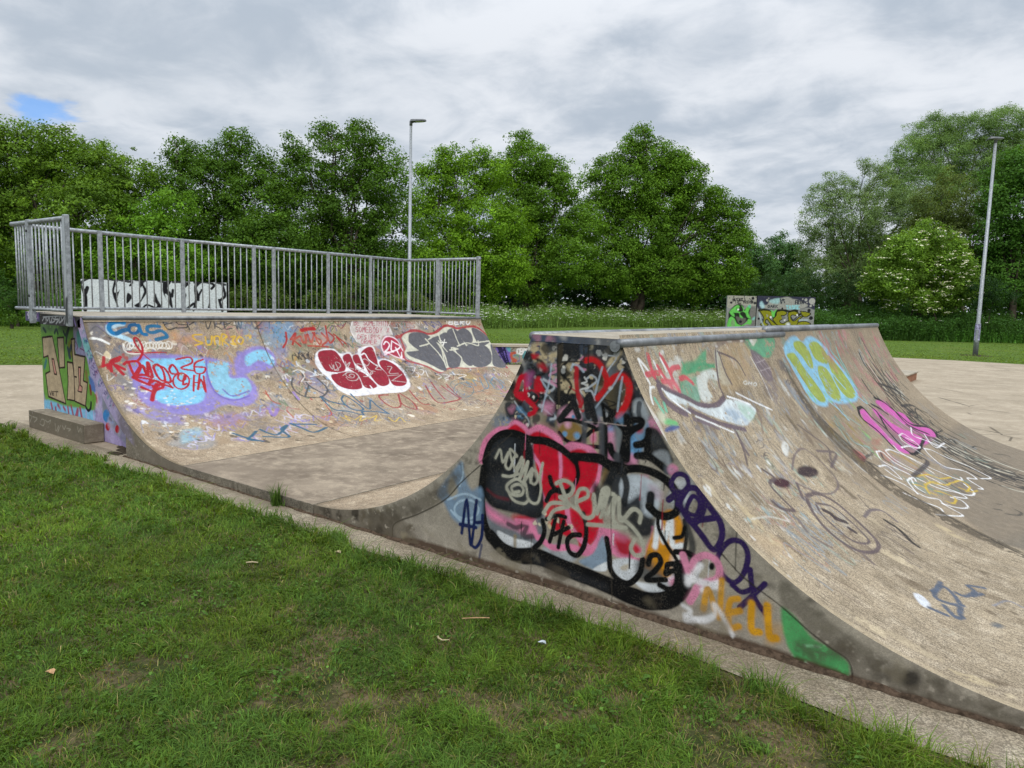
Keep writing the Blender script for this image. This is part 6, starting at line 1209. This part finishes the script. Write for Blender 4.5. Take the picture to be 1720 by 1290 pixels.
# rank growth along the far side of the park: nettles, tall grass and cow parsley
def ribbon(path, n, hmin, hmax, depth_w, col, name, label, leafy=.5, sz=.14, seedheads=0.0):
    path = np.array(path); t = rng.random(n) * (len(path) - 1); i = t.astype(int); f = (t - i)[:, None]
    base = path[i] * (1 - f) + path[i + 1] * f; d = rng.random(n); nrm = F[:2] / np.linalg.norm(F[:2])
    base = base + nrm * (d * depth_w)[:, None]
    x = base @ R[:2]; hh = hmin + (hmax - hmin) * np.clip(.25 + .75 * d + .25 * np.sin(x * .9) * np.sin(x * .37 + 1), 0, 1.1)
    h = hh * rng.uniform(.6, 1.1, n)
    # blades
    a = rng.uniform(0, 6.283, n); w = rng.uniform(.015, .035, n); ln = rng.normal(size=(n, 2)) * .14 * h[:, None]
    p0 = np.stack([base[:, 0] - np.cos(a) * w, base[:, 1] - np.sin(a) * w, np.zeros(n)], 1); p1 = np.stack([base[:, 0] + np.cos(a) * w, base[:, 1] + np.sin(a) * w, np.zeros(n)], 1)
    p2 = np.stack([base[:, 0] + ln[:, 0] * .5, base[:, 1] + ln[:, 1] * .5, h * .6], 1); p3 = np.stack([base[:, 0] + ln[:, 0], base[:, 1] + ln[:, 1], h], 1)
    v1 = np.stack([p0, p1, p2 + [.012, 0, 0], p3], 1).reshape(-1, 3); c1 = lin(col) * np.exp(rng.normal(size=(n, 1)) * .28) * np.array([1.05, 1, .9])
    # leaves on the stems
    m = int(n * leafy * 4); k = rng.integers(0, n, m); fz = rng.random(m) ** .7
    q = np.stack([base[k, 0] + ln[k, 0] * fz, base[k, 1] + ln[k, 1] * fz, h[k] * fz], 1) + rng.normal(size=(m, 3)) * .06
    v2 = leaf_quads(q, sz * rng.uniform(.5, 1.2, m), .6, .5); c2 = lin(col) * np.exp(rng.normal(size=(m, 1)) * .32)
    v = np.vstack([v1, v2]); o = mesh_np(name, v, np.arange(len(v)), np.full(len(v) // 4, 4), M_leaf)
    rgba = np.ones((n + m, 4, 4), np.float32); rgba[:, :, :3] = np.vstack([c1, c2])[:, None, :]; set_col(o, 'tint', rgba.reshape(-1, 4))
    tag(o, label, 'undergrowth', kind='stuff'); return base, h
gp = lambda x, y: on_ground(x, y)[:2]
b1, h1 = ribbon([gp(700, 551), gp(830, 552), gp(1000, 549), gp(1120, 550), gp(1235, 553)], 15000, .6, 1.65, 5.0, '#72904a', 'undergrowth', 'tall grass and cow parsley below the row of trees', 1.1)
b2, h2 = ribbon([gp(1360, 568), gp(1500, 572), gp(1600, 574), gp(1760, 578)], 11000, .9, 2.2, 6.0, '#42652c', 'undergrowth', 'dark nettles and tall grass around the flowering shrub', 2.4, .16)
b4, h4 = ribbon([gp(1480, 571), gp(1600, 574), gp(1760, 578)], 5000, .5, 1.0, 1.4, '#5a8a3a', 'undergrowth', 'low leafy weeds along the grass edge by the right lamp post', 2.0, .1)
b3, h3 = ribbon([gp(-60, 548), gp(60, 548), gp(200, 549)], 6000, .8, 1.8, 4.0, '#587c36', 'undergrowth', 'tall weeds in front of the trees at the left edge', 1.0)
def umbels(base, h, n, name, label, keep=None, size=.09):
    k = rng.choice(len(base), n, replace=False); c0 = np.stack([base[k, 0], base[k, 1], h[k] * rng.uniform(.8, 1.08, n)], 1)
    P = np.repeat(c0, 9, 0) + rng.normal(size=(n * 9, 3)) * np.array([.06, .06, .015]); cc = lin('#f0f0e4') * rng.uniform(.8, 1.1, (n * 9, 1))
    tag(leaves_obj(name, P, np.full(n * 9, size), cc, M_petal, None, None, 2.5, .9), label, 'flowers', kind='stuff')
umbels(b1, h1, 1000, 'cow_parsley', 'white cow parsley heads in the tall grass below the trees'); umbels(b3, h3, 60, 'cow_parsley', 'white umbels among the weeds at the left edge', size=.11); umbels(b2, h2, 30, 'cow_parsley', 'few white flowers in the dark nettles')

# ------------------------------------------------------------------ lawn blades
def vnoise2(x, y, cell, seed):
    r = np.random.default_rng(seed); n = 512; gN = r.random((n, n)); x = x / cell + 200; y = y / cell + 200
    i = np.floor(x).astype(int); j = np.floor(y).astype(int); fx = x - i; fy = y - j; fx = fx * fx * (3 - 2 * fx); fy = fy * fy * (3 - 2 * fy); i %= n - 1; j %= n - 1
    return gN[i, j] * (1 - fx) * (1 - fy) + gN[i + 1, j] * fx * (1 - fy) + gN[i, j + 1] * (1 - fx) * fy + gN[i + 1, j + 1] * fx * fy
def blades(n, u0, u1, w0, w1, near=True):
    N = int(n * 3.6)
    u = rng.uniform(u0, u1, N); w = rng.uniform(w0, w1, N)
    ew = np.interp(u, lex, lew) + (vnoise2(u, w * 0, .22, 3) - .5) * .16 + (vnoise2(u, w * 0, .06, 4) - .5) * .05
    rel = np.stack([u - C[0], w - C[1]], 1); dist = np.hypot(rel[:, 0], rel[:, 1])
    fw = F[:2] / np.linalg.norm(F[:2]); dp = rel @ fw; lt = rel @ np.array([fw[1], -fw[0]])
    vis = (dp > 1.1) & (np.abs(lt) < dp * .80 + 1.3)
    pr = np.clip((2.6 / np.maximum(dist, 2.6)) ** 1.35, .04, 1)
    # dry thin patches, mostly towards the bottom left of the lawn and one by the wall
    dry = np.clip((vnoise2(u, w, .38, 5) * .6 + vnoise2(u, w, .11, 6) * .4 - .575) * 8, 0, 1) * np.clip((3.7 - dp + np.clip(-lt, 0, 1.2) * .5) / 1.2, 0, 1)
    ok = (w < ew) & vis & (rng.random(N) < pr * (1 - .72 * dry)); idx = np.where(ok)[0][:n]
    u, w, dist, dry, ew = u[idx], w[idx], dist[idx], dry[idx], ew[idx]; N = len(u)
    edge = np.clip(1 - (ew - w) / .26, 0, 1)
    cl = vnoise2(u, w, .16, 7) * .55 + vnoise2(u, w, .05, 8) * .45; big = vnoise2(u, w, 1.1, 9)
    h = (.014 + .028 * cl + .018 * (vnoise2(u, w, .5, 10) - .4)) * rng.uniform(.55, 1.35, N) * (1 - .5 * dry) + edge * rng.uniform(.0, .085, N); h = np.clip(h, .012, .15)
    wd = rng.uniform(.0011, .0023, N) * np.clip(dist / 3.2, 1, 4.5)
    a = vnoise2(u, w, .13, 12) * 12.566 + rng.normal(size=N) * 1.0; ln = h * (rng.uniform(.45, 1.9, N))
    dx, dy = np.cos(a), np.sin(a); sx, sy = -dy, dx; z0 = -.008
    b = np.stack([u, w, np.full(N, z0)], 1); s = np.stack([sx, sy, np.zeros(N)], 1) * wd[:, None]; d = np.stack([dx, dy, np.zeros(N)], 1)
    m = b + d * (ln * .38)[:, None]; m[:, 2] += h * .72; t = b + d * ln[:, None]; t[:, 2] += h * rng.uniform(.65, 1.05, N)
    V = np.stack([b - s, b + s, m - s * .8, m + s * .8, t], 1).reshape(-1, 3)
    i0 = np.arange(N)[:, None] * 5
    fa = np.concatenate([i0 + np.array([[0, 1, 3, 2]]), i0 + np.array([[2, 3, 4]])], 1).ravel(); cnt = np.tile([4, 3], N)
    g = np.array([.084, .172, .024])
    col = g * np.exp(rng.normal(size=(N, 1)) * .28) * (.66 + .62 * cl[:, None]) * (.84 + .32 * big[:, None])
    col = col * (1 + rng.random((N, 1)) * np.array([[.4, .1, -.1]])); ylw = np.clip((vnoise2(u, w, .45, 15) - .52) * 4, 0, 1)[:, None] * .5; col = col * (1 + ylw * np.array([[.36, .12, -.1]])); blu = (vnoise2(u, w, .33, 14) > .62)[:, None] * .35; col = col * (1 - blu * np.array([[.25, .18, -.35]]))
    st = (rng.random(N) < .018 + .4 * dry + .02 * (big > .6)); col[st] = np.array([.24, .20, .085]) * np.exp(rng.normal(size=(st.sum(), 1)) * .3)
    yl = rng.random(N) < .25 * dry + .04; col[yl] = np.array([.17, .19, .03])
    return V, fa, cnt, col
nbl = 0
parts = [blades(470000, -16, 2.2, -4.6, .0)]
# a few small broad-leaved weeds among the thin grass
nw = 420; u = rng.uniform(-4.2, .8, nw * 4); w = rng.uniform(-2.6, -.5, nw * 4); k = vnoise2(u, w, .5, 21) > .52; u, w = u[k][:nw], w[k][:nw]
Pw = np.repeat(np.stack([u, w, np.full(len(u), .018)], 1), 7, 0) + rng.normal(size=(len(u) * 7, 3)) * np.array([.022, .022, .008])
Vw = leaf_quads(Pw, rng.uniform(.012, .026, len(Pw)), 1.3, .75); nwv = len(Vw)
V, fa, cnt, col = parts[0]; nb = len(V)
allv = np.vstack([V, Vw]); faces = np.concatenate([fa, np.arange(nwv) + nb]); counts = np.concatenate([cnt, np.full(nwv // 4, 4)])
gr = mesh_np('grass', allv, faces, counts, M_grass)
cw = np.repeat(np.array([.075, .15, .025]) * np.exp(rng.normal(size=(len(Pw), 1)) * .3), 4, 0)
rgba = np.ones((len(allv), 4), np.float32); rgba[:nb, :3] = np.repeat(col, 5, 0); rgba[nb:, :3] = cw; set_col(gr, 'tint', rgba)
tag(gr, 'mown grass with longer tufts along the path and thin dry patches', 'grass', kind='stuff')

# far turf: sparse coarser blades so that the banks do not read as flat paint
def far_turf(n):
    line = np.array([(-34, -20), (-26, -8.6), (-18.3, 2.4), (-9.0, 15.6), (-7.5, 22), (-5.2, 26.5), (-3.1, 27.05), (14, 27.0)]); d = np.diff(line, axis=0); L = np.hypot(*d.T)
    k = rng.choice(len(L), n, p=L / L.sum()); f = rng.random((n, 1)); nr = np.stack([-d[:, 1], d[:, 0]], 1) / L[:, None]
    off = 26 * rng.random(n) ** 1.5
    base = line[k] + d[k] * f + nr[k] * off[:, None] + rng.normal(size=(n, 2)) * np.minimum(1.5, off * .3)[:, None]
    P = np.concatenate([base, np.full((n, 1), .015)], 1); P[:, 2] += rng.random(n) * .03
    col = np.array([.135, .205, .034]) * np.exp(rng.normal(size=(n, 1)) * .3) * (.75 + .5 * vnoise2(base[:, 0], base[:, 1], .9, 31)[:, None])
    v = leaf_quads(P, rng.uniform(.05, .12, n), .9, .25); o = mesh_np('turf', v, np.arange(len(v)), np.full(n, 4), M_grass)
    rg = np.ones((n, 4, 4), np.float32); rg[:, :, :3] = col[:, None, :]; set_col(o, 'tint', rg.reshape(-1, 4)); tag(o, 'rough mown turf on the banks beyond the plaza', 'grass', kind='stuff')
far_turf(90000)

# small things lying in the grass and the weed on the slab edge
def lying(name, label, px, mk, cat, mat, grp=None):
    p = on_ground(*px); m = MB(); mk(m); o = m.build(name, mat, None, False); o.location = (p[0], p[1], .022); tag(o, label, cat, grp); return o
lying('stick', 'short pale stick in the grass, the one nearest the weed tuft', (423, 951), lambda m: m.tube([(-.028, -.02, 0), (0, .002, .004), (.030, .022, .002)], [.0035, .0045, .003], 6), 'stick', M_stick, 'sticks in the grass')
lying('stick', 'bent straw-coloured stick in the grass in the middle of the lawn', (740, 1082), lambda m: m.tube([(-.035, .02, 0), (-.01, -.005, .008), (.02, -.01, .008), (.035, .02, .004)], [.003, .004, .003, .002], 6), 'stick', M_stick, 'sticks in the grass')
lying('stick', 'thin dry twig in the grass near the black mural', (800, 1047), lambda m: m.tube([(-.06, -.04, 0), (0, 0, .008), (.05, .045, .006)], [.002, .003, .002], 5), 'stick', M_dleaf, 'sticks in the grass')
def leafm(m, L=.035):
    m.add([(-L, 0, 0), (-L * .3, -L * .55, .008), (L * .5, -L * .5, .014), (L, 0, .004), (L * .5, L * .5, .012), (-L * .3, L * .55, .01), (0, 0, -.004), (-L, 0, -.002)], [(0, 1, 6), (1, 2, 6), (2, 3, 6), (3, 4, 6), (4, 5, 6), (5, 0, 6)])
lying('fallen_leaf', 'curled brown leaf in the lower left of the lawn', (85, 1138), lambda m: leafm(m, .03), 'leaf', M_dleaf, 'fallen leaves')
lying('fallen_leaf', 'pale fallen leaf in the grass near the path', (567, 934), lambda m: leafm(m, .03), 'leaf', M_stick, 'fallen leaves')
M_litter = simple('grey_wrapper', (.42, .46, .48), .4, .3, .3, 40)
lying('litter', 'scrap of crumpled grey wrapper in the grass below the mural', (910, 1088), lambda m: leafm(m, .024), 'litter', M_litter)
p = on_ground(468, 848); nt_ = 90; a = rng.uniform(0, 6.283, nt_); ln = rng.uniform(.02, .11, nt_); hh = rng.uniform(.06, .2, nt_)
b = np.stack([rng.normal(size=nt_) * .03, rng.normal(size=nt_) * .015, np.zeros(nt_)], 1); d = np.stack([np.cos(a), np.sin(a), np.zeros(nt_)], 1); s = np.stack([-np.sin(a), np.cos(a), np.zeros(nt_)], 1) * .0035
mm = b + d * (ln * .4)[:, None] + np.stack([0 * hh, 0 * hh, hh * .7], 1); tt = b + d * ln[:, None] + np.stack([0 * hh, 0 * hh, hh], 1)
V = np.stack([b - s, b + s, mm + s * .7, mm - s * .7, tt], 1).reshape(-1, 3); i0 = np.arange(nt_)[:, None] * 5
wo = mesh_np('weed', V, np.concatenate([i0 + np.array([[0, 1, 2, 3]]), i0 + np.array([[3, 2, 4]])], 1).ravel(), np.tile([4, 3], nt_), M_grass)
rg = np.ones((nt_ * 5, 4), np.float32); rg[:, :3] = np.repeat(np.array([.07, .13, .025]) * np.exp(rng.normal(size=(nt_, 1)) * .3), 5, 0); set_col(wo, 'tint', rg); wo.location = (p[0], p[1] - .02, .0)
tag(wo, 'tuft of grass growing at the edge of the flat bottom slab', 'weed')
# loose soil in the corner below the quarter pipe
mb = MB()
for (x, y, r0) in ((214, 758, .13), (195, 762, .09), (205, 752, .08), (228, 760, .07)):
    q = on_ground(x, y); t = np.linspace(0, 6.283, 12)[:-1]; rr = r0 * rng.uniform(.6, 1.2, 11)
    mb.add([(q[0] + rr[i] * math.cos(t[i]) * 1.4, min(q[1] + rr[i] * math.sin(t[i]) * .6, .2), .002) for i in range(11)] + [(q[0], min(q[1], .18), .022)], [(i, (i + 1) % 11, 11) for i in range(11)])
so = mb.build('soil', M_soil, None, True); tag(so, kind='structure')

# brown soil wedge along the concrete foot, added also as its contact shadow
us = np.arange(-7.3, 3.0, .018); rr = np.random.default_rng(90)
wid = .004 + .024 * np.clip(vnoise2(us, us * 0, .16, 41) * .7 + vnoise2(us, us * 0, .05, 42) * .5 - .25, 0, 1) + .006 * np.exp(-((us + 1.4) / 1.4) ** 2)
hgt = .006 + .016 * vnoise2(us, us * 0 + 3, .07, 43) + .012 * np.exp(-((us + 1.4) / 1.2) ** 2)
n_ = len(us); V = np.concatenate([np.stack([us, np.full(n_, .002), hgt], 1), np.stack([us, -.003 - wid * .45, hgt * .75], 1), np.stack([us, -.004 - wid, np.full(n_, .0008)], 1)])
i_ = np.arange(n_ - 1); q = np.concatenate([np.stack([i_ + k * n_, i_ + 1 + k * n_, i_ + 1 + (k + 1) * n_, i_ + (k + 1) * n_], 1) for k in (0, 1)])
dirt_shade = mesh_np('soil', V, q.ravel(), np.full(len(q), 4), simple('reddish_dirt_shade', (.075, .052, .036), .95, 0, .6, 40, .05, .7), None, True); tag(dirt_shade, kind='structure')

# ------------------------------------------------------------------ light, sky, output
SUN_EL, SUN_AZ = math.radians(52), math.atan2(.55, -.62)          # azimuth measured from +w towards +u
sd = np.array([math.sin(SUN_AZ) * math.cos(SUN_EL), math.cos(SUN_AZ) * math.cos(SUN_EL), math.sin(SUN_EL)])
ld = bpy.data.lights.new('sun', 'SUN'); ld.energy = 1.7; ld.angle = math.radians(14); ld.color = (1, .955, .89)
lo = bpy.data.objects.new('sun', ld); COL.objects.link(lo); lo.rotation_euler = Vector(sd).to_track_quat('Z', 'Y').to_euler(); lo.location = (5, -5, 30)
W = bpy.data.worlds.new('World'); S.world = W; W.use_nodes = True
nt = W.node_tree; nt.nodes.clear(); g = G(nt)
sky = g.n('ShaderNodeTexSky', sky_type='NISHITA'); sky.sun_disc = False; sky.sun_elevation = SUN_EL; sky.sun_rotation = SUN_AZ; sky.altitude = 60; sky.air_density = 1.0; sky.dust_density = 1.5
tc = g.n('ShaderNodeTexCoord').outputs['Generated']
sep = g.n('ShaderNodeSeparateXYZ'); g.put(sep.inputs[0], tc)
zz = g.math('MAXIMUM', sep.outputs[2], 0.0)
den = g.math('ADD', zz, .20)
cmb = g.n('ShaderNodeCombineXYZ'); g.put(cmb.inputs[0], g.math('DIVIDE', sep.outputs[0], den)); g.put(cmb.inputs[1], g.math('DIVIDE', sep.outputs[1], den))
cv = cmb.outputs[0]
n1 = g.noise(g.mapping(cv, (1, 1, 1), (3.1, 1.7, 0)), 1.5, 8, .52, 2.1, .55)
n2 = g.noise(g.mapping(cv, (1, 1, 1), (8.3, 2.2, 0)), 4.2, 7, .55, 2.1, .4)
n3 = g.noise(g.mapping(cv, (1, 1, 1), (.4, 9.2, 0)), .5, 4, .5)
br = g.math('ADD', g.math('MULTIPLY', n1, .6), g.math('MULTIPLY', n2, .4))
cloud = g.mix(g.ramp(br, .38, .62), (4.45, 5.1, 5.95), (7.6, 7.95, 8.5))
cloud = g.mix(g.ramp(n3, .42, .62, 0, .35), cloud, (5.0, 5.6, 6.3))
hole = g.ramp(g.math('ADD', g.math('MULTIPLY', n3, .5), g.math('MULTIPLY', n2, .5)), .60, .70)
# one break in the cloud, low in the west
bd = rays([(78, 188)])[0]; bd = bd / np.linalg.norm(bd)
dv = g.n('ShaderNodeVectorMath', operation='SUBTRACT'); g.put(dv.inputs[0], tc); dv.inputs[1].default_value = tuple(bd)
ds = g.n('ShaderNodeVectorMath', operation='MULTIPLY'); g.put(ds.inputs[0], dv.outputs[0]); ds.inputs[1].default_value = (1, 1, 3.0)
dl = g.n('ShaderNodeVectorMath', operation='LENGTH'); g.put(dl.inputs[0], ds.outputs[0])
brk = g.ramp(g.math('ADD', dl.outputs['Value'], g.math('MULTIPLY', g.math('SUBTRACT', n2, .5), .24)), .046, .008)
cloud = g.mix(g.math('MULTIPLY', hole, .35), cloud, (4.6, 5.6, 7.4))
# overcast luminance: brighter towards the zenith
gain = g.ramp(zz, .30, .95, 1.0, 2.75)
sc = g.n('ShaderNodeVectorMath', operation='SCALE'); g.put(sc.inputs[0], cloud); g.put(sc.inputs[3], gain)
skc = g.n('ShaderNodeVectorMath', operation='SCALE'); g.put(skc.inputs[0], sky.outputs[0]); skc.inputs[3].default_value = 1.3
skt = g.mix(1.0, skc.outputs[0], (.62, .93, 1.35), 'MULTIPLY')
col = g.mix(g.math('MULTIPLY', brk, .8), sc.outputs[0], skt)
bg = g.n('ShaderNodeBackground'); g.put(bg.inputs[0], col); bg.inputs[1].default_value = .1
wo_ = g.n('ShaderNodeOutputWorld'); nt.links.new(bg.outputs[0], wo_.inputs[0])
S.view_settings.view_transform = 'Standard'; S.view_settings.look = 'None'; S.view_settings.exposure = 0.1; S.view_settings.gamma = 1.0
S.render.engine = 'CYCLES'; S.cycles.max_bounces = 6; S.cycles.transparent_max_bounces = 8; S.cycles.use_denoising = True
S.render.resolution_x, S.render.resolution_y = 1024, 768
